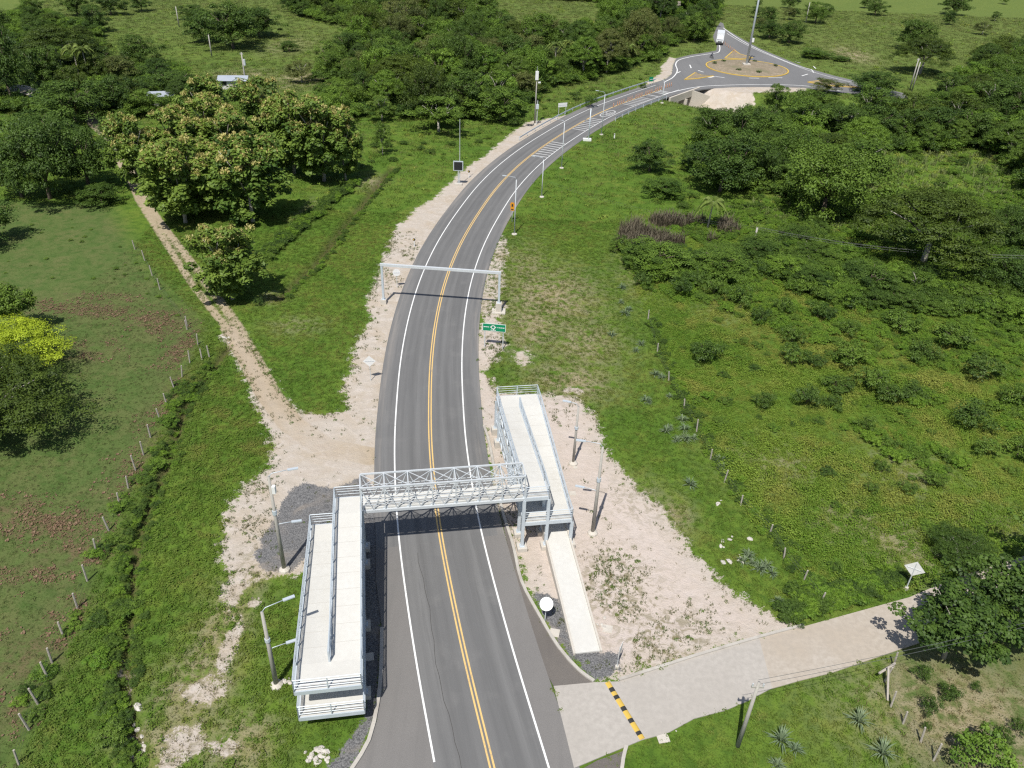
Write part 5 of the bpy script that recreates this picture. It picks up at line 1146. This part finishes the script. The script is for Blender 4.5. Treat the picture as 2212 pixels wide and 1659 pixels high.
# weeds along the left ditch and bank
for pts, n, what, grp, rr in ((DITCH[1:-1], 36, 'weed bush in the left ditch', 'weed bushes along the left ditch', (.35,.95)), (RIDGE, 26, 'weed bush on the bank below the teaks', 'bushes on the overgrown bank', (.5,1.1)), ([(420,830),(330,1000),(280,1120),(200,1290),(110,1480),(60,1620)], 26, 'weed bush beside the left fence', 'weed bushes beside the left fence', (.35,.85))):
    W_ = [G(*p).xy for p in pts]
    for k in range(n):
        i = rnd.randrange(len(W_)-1); f = rnd.random(); q = W_[i].lerp(W_[i+1], f); x, y = q.x+rnd.gauss(-.75 if pts is not RIDGE else 0, .6), q.y+rnd.gauss(0, .5); r = rnd.uniform(*rr); mat = rnd.choice((LF_MID, LF_BRIGHT, LF_DARK, LF_WEED))
        v_ = PJ((x, y, 0))[1]; mk = ('level with the gantry' if v_ < 700 else 'level with the track head') if v_ < 800 else 'level with the lime green tree' if v_ < 900 else 'level with the dark feathery tree' if v_ < 1000 else 'level with the dirt forecourt' if v_ < 1150 else 'level with the dark gravel' if v_ < 1260 else 'level with the near lamp poles' if v_ < 1450 else 'in the lower left corner'
        put_tree('shrub', Vector((x, y, hz((x, y)))), r, r*rnd.uniform(.7,1.1), f"{'small' if r < rr[0]*1.7 else 'big'} {COLW[mat.name]} {what}, {mk}", grp, mat, name='weed_bush')
fill([(1350,600),(1500,640),(1800,690),(2212,740),(2330,900),(2330,1150),(2000,1240),(1790,1300),(1640,1120),(1530,960),(1440,800),(1390,680)], 80, .3, .8, ('shrub',), 'bush', 'small bushes of the right weedy field', MF, 1.1, (.7,1.1), mats=(LF_DARK,LF_MID,LF_MID,LF_BRIGHT), name='weed_bush')
fill([(1480,330),(1500,390),(1420,440),(1330,520),(1380,600),(1700,480),(1850,400),(2212,420),(2212,320),(1900,320)], 70, .5, 1.4, ('shrub',), 'shrub', 'undergrowth of the right wood', [(1440,430,'below the round verge tree'),(1530,420,'around the palm'),(1400,520,'around the dry reeds'),(1680,450,'left of the large bright tree'),(1850,400,'right of the large bright tree'),(2000,380,'in the tall grass clearing'),(2150,380,'at the right end of the clearing')], .9, (.7,1.1), mats=(LF_MID,LF_BRIGHT,LF_DARK))
fill([(760,380),(800,300),(1000,285),(1120,255),(1180,215),(1320,170),(1400,150),(1410,172),(1300,205),(1180,245),(1010,330),(880,340)], 34, .4, 1.1, ('shrub',), 'bush before the left wood', 'bushes before the left wood', [(800,350,'near the right end teak'),(870,310,'near the young thin tree'),(960,300,'behind the message board'),(1080,265,'left of the camera mast'),(1180,215,'right of the camera mast'),(1300,185,'behind the guardrail')], 1.2, (.7,1.1), mats=(LF_MID,LF_BRIGHT,LF_DARK))
fill([(-40,430),(240,450),(300,560),(420,700),(440,740),(300,620),(120,600),(-60,600)], 30, .15, .4, ('shrub',), 'weed tuft on the grazed pasture', 'weed tufts on the pasture', [(60,480,'below the left grove'),(180,500,'below the small grove tree'),(280,560,'beside the track fence'),(380,680,'near the ditch head'),(120,580,'left of its middle')], 1.5, (.6,1.0), mats=(LF_MID,LF_BRIGHT), name='weed_tuft')

# ---- palms
def frond_mesh(seed, n=18, L=3.6):
    rg = random.Random(seed); P, N, S, T = [], [], [], []; 
    for k in range(n):
        a = 2*math.pi*k/n+rg.uniform(-.15,.15); el = rg.uniform(.1,1.1); d = Vector((math.cos(a), math.sin(a), 0))
        for j in range(1, 17):
            f = j/16; c = d*(L*f*math.cos(el)*(1-.15*f))+Vector((0,0,L*(math.sin(el)*f-.75*f*f)))
            side = Vector((-d.y, d.x, 0)); ln = .95*(1-.55*abs(f-.35))
            for sg in (-1, 1):
                tt = (side*sg*.8+d*.45+Vector((0,0,-.5))).normalized(); P.append(c+tt*ln*.5); T.append(tt); N.append(Vector((0,0,1))+side*sg*.6); S.append(ln)
    A = lambda q: np.array([tuple(v) for v in q])
    return leaf_mesh('fronds', A(P), A(N), np.array(S), np.random.default_rng(seed).random(len(S)), LF_PALM, .26, 0, seed, A(T))
FR = [frond_mesh(k) for k in range(3)]
for k, (x, yt, yb, lab) in enumerate(((1199,92,168,'leftmost of three coconut palms at the edge of the left wood'),(1228,88,160,'middle one of three coconut palms at the edge of the left wood'),(1256,92,162,'rightmost of three coconut palms at the edge of the left wood'),(1356,96,140,'palm at the wood edge below the roundabout approach'),(1528,418,492,'palm in the right field beside the dry reeds'),(175,98,175,'left one of two palms in the upper left wood'),(196,102,178,'right one of two palms in the upper left wood'))):
    b = on(x, yb); h = rise(b, yt)-.6; t = thing('palm_tree', lab, 'palm', b, rnd.uniform(0,6), 'coconut palms')
    if k == 4: h = max(1.6, h-.8)
    MB().tube([(0,0,-.3),(.15,.1,h*.4),(.3,.15,h)], [.2,.15,.12], 8).build('trunk', PALEBARK, t, True); o = link('fronds', FR[k % 3], t); o.location = (.3,.15,h); s = 1.05 if k != 4 else .9; o.scale = (s,s,s)
# ---- rosettes
def rosette(seed, n=52):
    rg = random.Random(seed); mb = MB()
    for k in range(n):
        a = rg.uniform(0,6.28); el = rg.uniform(.15,1.25); L = rg.uniform(.7,1.05); d = Vector((math.cos(a), math.sin(a), 0)); s = Vector((-d.y,d.x,0))
        p0 = d*.05; p1 = d*L*.5*math.cos(el)+Vector((0,0,L*.55*math.sin(el)+.08)); p2 = d*L*math.cos(el)*1.05+Vector((0,0,L*.85*math.sin(el)-.05*math.cos(el)))
        mb.add([p0-s*.025,p0+s*.025,p1-s*.03,p1+s*.03,p2], [(0,1,3,2),(2,3,4)])
    me = mb.mesh('rosette', LF_BLUE); a_ = me.attributes.new('tint', 'FLOAT', 'POINT'); a_.data.foreach_set('value', np.random.default_rng(seed).random(len(me.vertices)).astype(np.float32)); return me
RO = [rosette(k) for k in range(3)]
AGM = [(1345,640,'right of the height frame'),(1350,680,'right of the green board'),(1322,722,'on the verge below the green board'),(1380,750,'at the upper fence'),(1425,812,'level with the far ramp end'),(1398,866,'nearest the far ramp end'),(1447,856,'left of the fence middle'),(1474,906,'at the fence middle'),(1442,926,'on the verge above the slim pole'),(1478,926,'in the cluster by the fence'),(1462,950,'at the left of the fence cluster'),(1499,946,'at the right of the fence cluster'),(1491,1048,'alone on the verge'),(1555,1000,'beyond the fence middle'),(1610,1206,'just above the rock heap'),(1640,1226,'right of the rock heap'),(1669,1238,'at the right of the rock heap cluster'),(1690,1305,'near the side road end of the verge')]
AG = [(1428,811),(1395,865),(1402,868),(1447,856),(1474,906),(1439,930),(1446,922),(1478,926),(1462,950),(1480,948),(1499,946),(1491,1048),(1555,995),(1606,1212),(1616,1200),(1640,1228),(1655,1222),(1669,1238),(1344,621),(1342,654),(1350,677),(1358,670),(1321,722),(1373,756),(1385,742),(1430,815),(1416,808),(1560,1010),(1625,1215),(1680,1300),(1700,1310)]
for k, (x, y) in enumerate(AG):
    o = link('agave_rosette', RO[k % 3]); o.location = on(x, y); s = rnd.uniform(.65,1.1); o.scale = (s,s,s); o.rotation_euler = (0,0,rnd.uniform(0,6)); tag(o, f"{'small' if s < .8 else 'medium' if s < .95 else 'big'} spiky rosette plant, "+min(AGM, key=lambda m: (m[0]-x)**2+(m[1]-y)**2)[2], 'agave', 'rosette plants along the right fence')
for x, y, s, lab in ((1855,1556,1.7,'spiky rosette plant in the middle of the lower right grass'),(1906,1625,1.8,'spiky rosette plant near the fence at the lower right'),(1687,1598,1.7,'spiky rosette plant below the leaning power pole'),(1718,1618,1.1,'smaller rosette plant right of the leaning power pole base'),(1679,1652,1.1,'rosette plant at the bottom edge below the power pole')):
    o = link('agave_rosette', RO[int(x) % 3]); o.location = on(x, y); s *= .78; o.scale = (s,s,s); tag(o, lab, 'agave', 'rosette plants of the lower right grass')
# ------------------------------------------------------------------ ground cover (uncountable): blades, weeds, reeds
def blade_mesh(seed, n, L, spread, mat, wd=.03):
    rg = random.Random(seed); mb = MB()
    for k in range(n):
        a = rg.uniform(0,6.28); d = Vector((math.cos(a), math.sin(a), 0)); s = Vector((-d.y,d.x,0)); o = Vector((rg.gauss(0,spread*.5), rg.gauss(0,spread*.5), -.03)); l = L*rg.uniform(.55,1.2); t = rg.uniform(.2,.75)
        p1 = o+d*l*t*.45+Vector((0,0,l*.65)); p2 = o+d*l*t+Vector((0,0,l*(1-.3*t)))
        mb.add([o-s*wd, o+s*wd, p1+s*wd*.8, p1-s*wd*.8, p2], [(0,1,2,3),(3,2,4)])
    me = mb.mesh('blades', mat); a_ = me.attributes.new('tint', 'FLOAT', 'POINT'); a_.data.foreach_set('value', np.random.default_rng(seed).random(len(me.vertices)).astype(np.float32)); return me
def weed_mesh(seed, r, h, n, leaf, mat):
    rg = np.random.default_rng(seed); d = rdir(rg, n, 0.0); P = d*np.array([r, r, h])*rg.uniform(.5, 1, (n, 1))+np.array([0, 0, .03]); N = d*.6+np.array([0, 0, .8])+rg.normal(0, .4, (n, 3))
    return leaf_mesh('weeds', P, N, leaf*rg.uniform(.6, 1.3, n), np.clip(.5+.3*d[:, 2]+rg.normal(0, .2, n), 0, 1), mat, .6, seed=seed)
def coverm(name, cols, trans=.25):
    """leaf colour drifting over the field with the soil beneath"""
    m, t, b = newmat(name); P = pos(t); n1 = noise(t, .07, 5, .6, P, .4); n4 = noise(t, .28, 5, .6, P, .5); n2 = noise(t, .9, 4, .6, P)
    oi = t.nodes.new('ShaderNodeObjectInfo').outputs['Random']
    n0 = noise(t, .035, 4, .65, P, .8); c = mix(t, ramp(t, n1, .40, .60), cols[0], cols[1]); c = mix(t, mth(t, 'MULTIPLY', ramp(t, mth(t, 'ADD', mth(t, 'MULTIPLY', n4, .55), mth(t, 'MULTIPLY', n0, .45)), .47, .60), .85), c, cols[2]); c = mix(t, mth(t, 'MULTIPLY', ramp(t, n2, .5, .75), .6), c, cols[3])
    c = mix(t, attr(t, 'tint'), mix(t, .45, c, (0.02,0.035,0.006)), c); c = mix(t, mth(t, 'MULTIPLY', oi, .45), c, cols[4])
    t.links.new(c, b.inputs['Base Color']); b.inputs['Roughness'].default_value = .6; b.inputs['Specular IOR Level'].default_value = .2
    tr = t.nodes.new('ShaderNodeBsdfTranslucent'); t.links.new(c, tr.inputs[0]); ms = t.nodes.new('ShaderNodeMixShader'); ms.inputs[0].default_value = trans
    t.links.new(b.outputs[0], ms.inputs[1]); t.links.new(tr.outputs[0], ms.inputs[2]); t.links.new(ms.outputs[0], t.nodes['Material Output'].inputs[0]); return m
CV_VERGE = coverm('verge_grass', [(0.085,0.175,0.018),(0.125,0.212,0.024),(0.205,0.215,0.050),(0.066,0.135,0.014),(0.18,0.21,0.045)])
CV_FIELD = coverm('field_weed', [(0.118,0.235,0.020),(0.195,0.300,0.034),(0.300,0.305,0.064),(0.085,0.182,0.017),(0.255,0.305,0.056)])
CV_FAR = coverm('far_meadow_grass', [(0.125,0.180,0.040),(0.160,0.205,0.050),(0.200,0.210,0.075),(0.095,0.140,0.030),(0.20,0.215,0.08)])  # muted greens: dry far meadow with some haze put into the colour
CV_PAST = coverm('pasture_grass', [(0.096,0.143,0.035),(0.130,0.152,0.050),(0.135,0.148,0.056),(0.062,0.112,0.025),(0.157,0.150,0.062)])
CV_DRY = coverm('dry_grass', [(0.20,0.165,0.075),(0.17,0.150,0.060),(0.12,0.13,0.04),(0.10,0.12,0.03),(0.26,0.20,0.11)])
CV_LIT = coverm('leaf_litter', [(0.205,0.130,0.080),(0.170,0.108,0.066),(0.22,0.145,0.09),(0.135,0.09,0.055),(0.25,0.165,0.105)], .1)
CV_REED = coverm('dry_reed', [(0.115,0.092,0.066),(0.14,0.112,0.08),(0.165,0.135,0.095),(0.08,0.068,0.048),(0.18,0.15,0.11)], .1)
CV_TALL = coverm('tall_grass', [(0.176,0.243,0.068),(0.216,0.270,0.081),(0.230,0.257,0.095),(0.121,0.189,0.047),(0.257,0.284,0.121)])
def scatter(name, label, XY, scl, idx, meshes, mat_label=None):
    n = len(XY); Zp = hgt(XY[:, 0], XY[:, 1])
    me = bpy.data.meshes.new(name); me.vertices.add(n); me.vertices.foreach_set('co', np.stack([XY[:, 0], XY[:, 1], Zp], 1).ravel().astype(np.float32))
    for nm, tp, arr in (('rot', 'FLOAT', nr.uniform(0, 6.28, n)), ('scl', 'FLOAT', scl), ('idx', 'INT', idx)):
        at = me.attributes.new(nm, tp, 'POINT'); at.data.foreach_set('value', arr.astype(np.float32 if tp == 'FLOAT' else np.int32))
    o = link(name, me, None, 'stuff'); tag(o, label, 'plants')
    ng = bpy.data.node_groups.new(name, 'GeometryNodeTree'); ng.interface.new_socket('Geometry', in_out='INPUT', socket_type='NodeSocketGeometry'); ng.interface.new_socket('Geometry', in_out='OUTPUT', socket_type='NodeSocketGeometry')
    N_, L_ = ng.nodes, ng.links; gi, go = N_.new('NodeGroupInput'), N_.new('NodeGroupOutput'); j = N_.new('GeometryNodeJoinGeometry')
    for m_ in reversed(meshes):
        po = bpy.data.objects.new(name+'_piece', m_); oi = N_.new('GeometryNodeObjectInfo'); oi.inputs['Object'].default_value = po; oi.inputs['As Instance'].default_value = True; L_.new(oi.outputs['Geometry'], j.inputs[0])
    iop = N_.new('GeometryNodeInstanceOnPoints'); iop.inputs['Pick Instance'].default_value = True
    def na(nm, tp): q = N_.new('GeometryNodeInputNamedAttribute'); q.data_type = tp; q.inputs['Name'].default_value = nm; return q.outputs['Attribute']
    cx = N_.new('ShaderNodeCombineXYZ'); L_.new(na('rot', 'FLOAT'), cx.inputs[2])
    L_.new(gi.outputs[0], iop.inputs['Points']); L_.new(j.outputs[0], iop.inputs['Instance']); L_.new(na('idx', 'INT'), iop.inputs['Instance Index']); L_.new(cx.outputs[0], iop.inputs['Rotation']); L_.new(na('scl', 'FLOAT'), iop.inputs['Scale']); L_.new(iop.outputs[0], go.inputs[0])
    o.modifiers.new('scatter', 'NODES').node_group = ng; return o
def near_pts(n, x0, x1, y0, y1): return np.stack([nr.uniform(x0, x1, n), nr.uniform(y0, y1, n)], 1)
def field(lst, XY):
    q = np.zeros(len(XY))
    for (x, y, rx, ry, k) in lst:
        c = G(x, y); zz = PJ((c.x, c.y, 0))[2]; mx = rx*zz/FOC; my = ry*zz/FOC/max(.15, CAMH/zz)
        q = np.maximum(q, k*np.exp(-(((XY[:, 0]-c.x)/mx)**2+((XY[:, 1]-c.y)/my)**2)))
    return q
def bare(XY):
    """signed distance into anything without plants (roads, dirt, gravel, ramps)"""
    x, y = XY[:, 0], XY[:, 1]; d = asph_sd(x, y)+.15
    for p in (DIRT_L, DIRT_R, DIRT_RB, DIRT_RL, DIRT_CUL): d = np.maximum(d, sd(x, y, p)+.25*und(x, y, 1.1)*2)
    for p in GRAVEL: d = np.maximum(d, sd(x, y, p)+.2)
    for tw, ww in ((TRACK_W[0], .2), (TRACK_W[1], .3), (TRACK2_W, 1.1)): d = np.maximum(d, ww-seg_d(x, y, tw))
    d = np.maximum(d, .35-seg_d(x, y, DITCH_W)); return d
FIELD_R = poly2([(1330,520),(1400,690),(1480,880),(1600,1090),(1770,1300),(1965,1280),(2330,1150),(2500,1000),(2500,420),(1900,380),(1600,440)])
LUSH_L = poly2([(440,720),(400,830),(330,1000),(270,1140),(150,1400),(40,1659),(-40,1800),(560,1800),(640,1600),(620,1300),(480,1180),(560,1000),(590,930),(530,800)])
XY = near_pts(300000, -58, 64, 20, 128); x, y = XY[:, 0], XY[:, 1]
b_ = bare(XY); ps = np.maximum(sd(x, y, PAST), sd(x, y, PAST2)); fr = sd(x, y, FIELD_R); lu = sd(x, y, LUSH_L); dry = field(DRY_L, XY); lit = field(LITTER, XY)
dist = np.hypot(x, y)
soft = nr.exponential(.6, len(XY))-.3+.55*big_rag(x, y)*(asph_sd(x, y) < -1.5)
base_ok = (b_+soft < 0) & (np.abs(x) < 12+y*.72)
u_ = nr.random(len(XY)); veg = base_ok & (u_ > dry*.85*(und(x, y, .9) > -.35)) & (nr.random(len(XY)) > 1.1*field(SAND, XY))
m_verge = veg & (ps < 0) & (fr < 0); m_field = veg & (fr >= 0); m_past = veg & (ps >= 0) & (u_ < .40)
thin = nr.random(len(XY)) < .58
q = m_verge & thin; n = q.sum(); lush = (lu[q] > 0)
scatter('grass', 'short green grass and weeds covering the road verges', XY[q], nr.uniform(.55, 1.25, n)*np.where(lush, 1.15, .9), np.where(nr.random(n) < np.where(lush, .55, .28), nr.integers(2, 4, n), nr.integers(0, 2, n)),
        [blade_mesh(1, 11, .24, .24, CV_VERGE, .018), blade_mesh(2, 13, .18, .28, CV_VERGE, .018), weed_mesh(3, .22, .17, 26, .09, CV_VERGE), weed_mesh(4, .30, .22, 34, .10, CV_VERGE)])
q = m_field & (nr.random(len(XY)) < .55); n = q.sum()
scatter('field_weeds', 'knee high green weeds covering the right field', XY[q], nr.uniform(.5, 1.25, n)*np.clip(1+.55*und(XY[q][:, 0], XY[q][:, 1], .35)+.35*und(XY[q][:, 0]+7, XY[q][:, 1], 1.1), .35, 2.0), np.minimum(3, nr.integers(0, 5, n)),
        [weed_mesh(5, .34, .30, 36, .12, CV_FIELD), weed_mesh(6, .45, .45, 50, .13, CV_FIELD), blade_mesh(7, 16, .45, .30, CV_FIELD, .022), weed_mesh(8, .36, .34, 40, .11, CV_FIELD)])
q = m_past; n = q.sum()
scatter('pasture_grass', 'short grazed grass of the pastures', XY[q], nr.uniform(.5, 1.1, n), np.where(nr.random(n) < .85, nr.integers(0, 2, n), 2), [blade_mesh(9, 8, .13, .24, CV_PAST, .02), blade_mesh(10, 9, .11, .28, CV_PAST, .02), weed_mesh(11, .18, .12, 14, .11, CV_PAST)])
q = base_ok & (dry > .35) & (nr.random(len(XY)) < .22); n = q.sum()
scatter('dry_grass', 'dry straw coloured grass on the bare verges', XY[q], nr.uniform(.6, 1.3, n), nr.integers(0, 2, n), [blade_mesh(12, 9, .22, .2, CV_DRY, .016), blade_mesh(13, 7, .16, .22, CV_DRY, .016)])
# sparse weeds on the bare dirt
XD = near_pts(130000, -40, 40, 25, 120); dd = sd(XD[:, 0], XD[:, 1], DIRT_R); dl = sd(XD[:, 0], XD[:, 1], DIRT_L); fd = field([(1320,1240,60,50,1),(1420,1380,70,40,.9),(1320,1310,60,60,.7),(1270,1330,50,40,.5),(1090,690,30,40,.8),(1080,760,30,40,.7),(1380,1430,70,25,.7),(1500,1340,50,40,.5),(1130,1290,20,30,.4),(1210,900,30,30,.2),(530,1160,40,60,.8),(560,1060,30,30,.5),(880,470,50,30,.5),(700,905,60,20,.6),(860,560,40,40,.5),(1120,1100,20,40,.4)], XD)
q = ((dd > 0) | (dl > 0)) & (asph_sd(XD[:, 0], XD[:, 1]) < -.3) & (nr.random(len(XD)) < (.015+.95*fd*(und(XD[:, 0], XD[:, 1], .8) > -.15)))
bd_ = np.maximum(np.where(dd > 0, dd, 0), np.where(dl > 0, dl, 0)); q |= (bd_ > 0) & (asph_sd(XD[:, 0], XD[:, 1]) < -.9) & (nr.random(len(XD)) < .38*np.exp(-bd_/.55))
lq = XD-np.array([BO.x, BO.y]); uu = lq[:, 0]*math.cos(BRZ)+lq[:, 1]*math.sin(BRZ); vv = -lq[:, 0]*math.sin(BRZ)+lq[:, 1]*math.cos(BRZ); q &= ~((uu > 15) & (uu < 17.6) & (vv > -12) & (vv < 2)); n = q.sum()
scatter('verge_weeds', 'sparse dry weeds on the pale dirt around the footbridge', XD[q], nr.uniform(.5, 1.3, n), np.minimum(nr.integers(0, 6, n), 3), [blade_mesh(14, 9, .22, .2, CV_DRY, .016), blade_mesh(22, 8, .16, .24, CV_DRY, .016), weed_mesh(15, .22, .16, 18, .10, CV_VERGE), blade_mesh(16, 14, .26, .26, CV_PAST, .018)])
# fallen leaves
XL = near_pts(60000, -62, -18, 28, 95); lf = field(LITTER, XL); q = (nr.random(len(XL)) < lf**1.5*.45) & (sd(XL[:, 0], XL[:, 1], PAST) > 0) & (und(XL[:, 0], XL[:, 1], .7) > -.25); n = q.sum()
def litter_mesh(seed):
    rg = np.random.default_rng(seed); m = 10; P = np.stack([rg.normal(0, .3, m), rg.normal(0, .3, m), rg.uniform(.02, .08, m)], 1)
    return leaf_mesh('litter', P, np.array([0, 0, 1])+rg.normal(0, .35, (m, 3)), rg.uniform(.1, .24, m), rg.random(m), CV_LIT, .7, seed=seed)
scatter('fallen_leaves', 'reddish fallen leaves lying on the left pasture', XL[q], nr.uniform(.7, 1.2, n), nr.integers(0, 2, n), [litter_mesh(1), litter_mesh(2)])
# farther meadow cover, coarser
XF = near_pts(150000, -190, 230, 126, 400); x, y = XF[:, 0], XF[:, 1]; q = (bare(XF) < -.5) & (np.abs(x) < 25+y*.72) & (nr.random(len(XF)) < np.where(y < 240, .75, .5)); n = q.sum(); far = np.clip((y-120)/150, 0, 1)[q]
fr2 = (sd(x, y, FIELD_R) > 0)[q] | (sd(x, y, poly2([(1890,330),(2330,330),(2330,450),(1900,430)])) > 0)[q]
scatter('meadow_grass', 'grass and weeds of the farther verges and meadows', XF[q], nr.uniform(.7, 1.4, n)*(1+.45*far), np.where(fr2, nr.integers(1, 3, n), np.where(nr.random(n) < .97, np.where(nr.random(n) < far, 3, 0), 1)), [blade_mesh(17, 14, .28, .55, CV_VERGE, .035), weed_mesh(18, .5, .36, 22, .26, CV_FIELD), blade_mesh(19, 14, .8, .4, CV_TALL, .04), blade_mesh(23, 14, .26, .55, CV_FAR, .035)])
# dry brown reeds in the right field
rp = poly2([(1330,540),(1340,500),(1380,478),(1440,470),(1475,480),(1560,478),(1600,500),(1560,520),(1470,530),(1400,548)]); c = np.array(rp); XR = near_pts(2600, c[:, 0].min(), c[:, 0].max(), c[:, 1].min(), c[:, 1].max()); q = (sd(XR[:, 0], XR[:, 1], rp) > 0) & (und(XR[:, 0], XR[:, 1], .35) > -.25); n = q.sum()
scatter('dry_reeds', 'stand of tall brown dry reeds in the right field', XR[q], nr.uniform(.7, 1.25, n), nr.integers(0, 2, n), [blade_mesh(20, 9, 2.1, .35, CV_REED, .045), blade_mesh(21, 8, 1.7, .4, CV_REED, .05)])
# uneven scrub running through the right field
XS = near_pts(9000, 8, 100, 45, 150); k_ = (sd(XS[:, 0], XS[:, 1], FIELD_R) > 1.0) & (und(XS[:, 0], XS[:, 1], .22)+.6*und(XS[:, 0]+11, XS[:, 1]-6, .6)+.012*(XS[:, 0]-20)+.010*(XS[:, 1]-70) > .55); XS = XS[k_]
scatter('scrub', 'uneven leafy scrub running through the right field', XS, nr.uniform(.2, .7, len(XS))*np.clip(1+.4*und(XS[:, 0], XS[:, 1], .5), .5, 1.6), nr.integers(0, 4, len(XS)), [with_mat(PROTO['shrub'][k % 3], 'crown', m_) for k, m_ in enumerate((LF_MID, LF_WEED, LF_BRIGHT, LF_WEED))])
# overgrown edges of the ditch and the bank
DW = []
for pts, n_, off, sg, s0, s1 in ((DITCH_W[1:-1], 170, -.6, .35, .14, .38), (DITCH_W[1:-4], 120, .65, .25, .15, .3), ([G(*p).xy for p in ((1400,690),(1445,820),(1505,930),(1565,1040),(1663,1152),(1735,1256),(1772,1303))], 230, .5, .5, .15, .42), ([G(*p).xy for p in ((1700,1345),(1780,1322),(1860,1300),(1955,1270))], 150, .0, .1, .25, .6), ([G(*p).xy for p in RIDGE], 170, 0, .5, .35, .8), (DITCH2_W, 160, .9, .35, .15, .4)):
    for k in range(n_):
        if n_ == 150: i = rnd.randrange(len(pts)-1); q_ = pts[i].lerp(pts[i+1], rnd.random()); DW.append((q_.x+rnd.gauss(0,.3), q_.y+abs(rnd.gauss(.9,.7)), rnd.uniform(s0, s1))); continue
        i = rnd.randrange(len(pts)-1); q_ = pts[i].lerp(pts[i+1], rnd.random()); t_ = (pts[i+1]-pts[i]).normalized(); o_ = rnd.gauss(off, sg); DW.append((q_.x+o_*abs(t_.y), q_.y+o_*t_.x*(-1 if t_.y > 0 else 1), rnd.uniform(s0, s1)))
DW = np.array(DW); DW = DW[asph_sd(DW[:, 0], DW[:, 1]) < -.5]
scatter('ditch_weeds', 'tangled dark weeds along the ditch, banks and field edges', DW[:, :2], DW[:, 2], nr.integers(0, 4, len(DW)), [with_mat(PROTO['shrub'][k % 3], 'crown', m_) for k, m_ in enumerate((LF_MID, LF_DARK, LF_WEED, LF_DARK))])
# leafy understorey closing the woods
UP = []
for W_, dens, s0, s1 in ((W1, .12, 1.2, 2.3), (W2, .10, 1.3, 2.4), (W3, .13, 1.2, 2.2), (W4, .30, .8, 1.5), (W5, .11, 1.2, 2.1), (W7, .12, 1.3, 2.4)):
    wp = np.array(poly2(W_)); x0, x1, y0, y1 = wp[:, 0].min(), wp[:, 0].max(), wp[:, 1].min(), wp[:, 1].max(); m_ = int((x1-x0)*(y1-y0)*dens); Q = near_pts(m_, x0, x1, y0, y1)
    k = (sd(Q[:, 0], Q[:, 1], [tuple(p) for p in wp]) > 0) & (asph_sd(Q[:, 0], Q[:, 1]) < -3.0); UP.append(np.concatenate([Q[k], nr.uniform(s0, s1, (k.sum(), 1))], 1))
UP = np.concatenate(UP); print('understorey', len(UP))
scatter('undergrowth', 'leafy green undergrowth filling the woods between the trees', UP[:, :2], UP[:, 2], nr.integers(0, 4, len(UP)), [with_mat(PROTO['shrub'][k % 3], 'crown', m_) for k, m_ in enumerate((LF_MID, LF_DARK, LF_BRIGHT, LF_MID))])
print('objects', len(scene.objects))
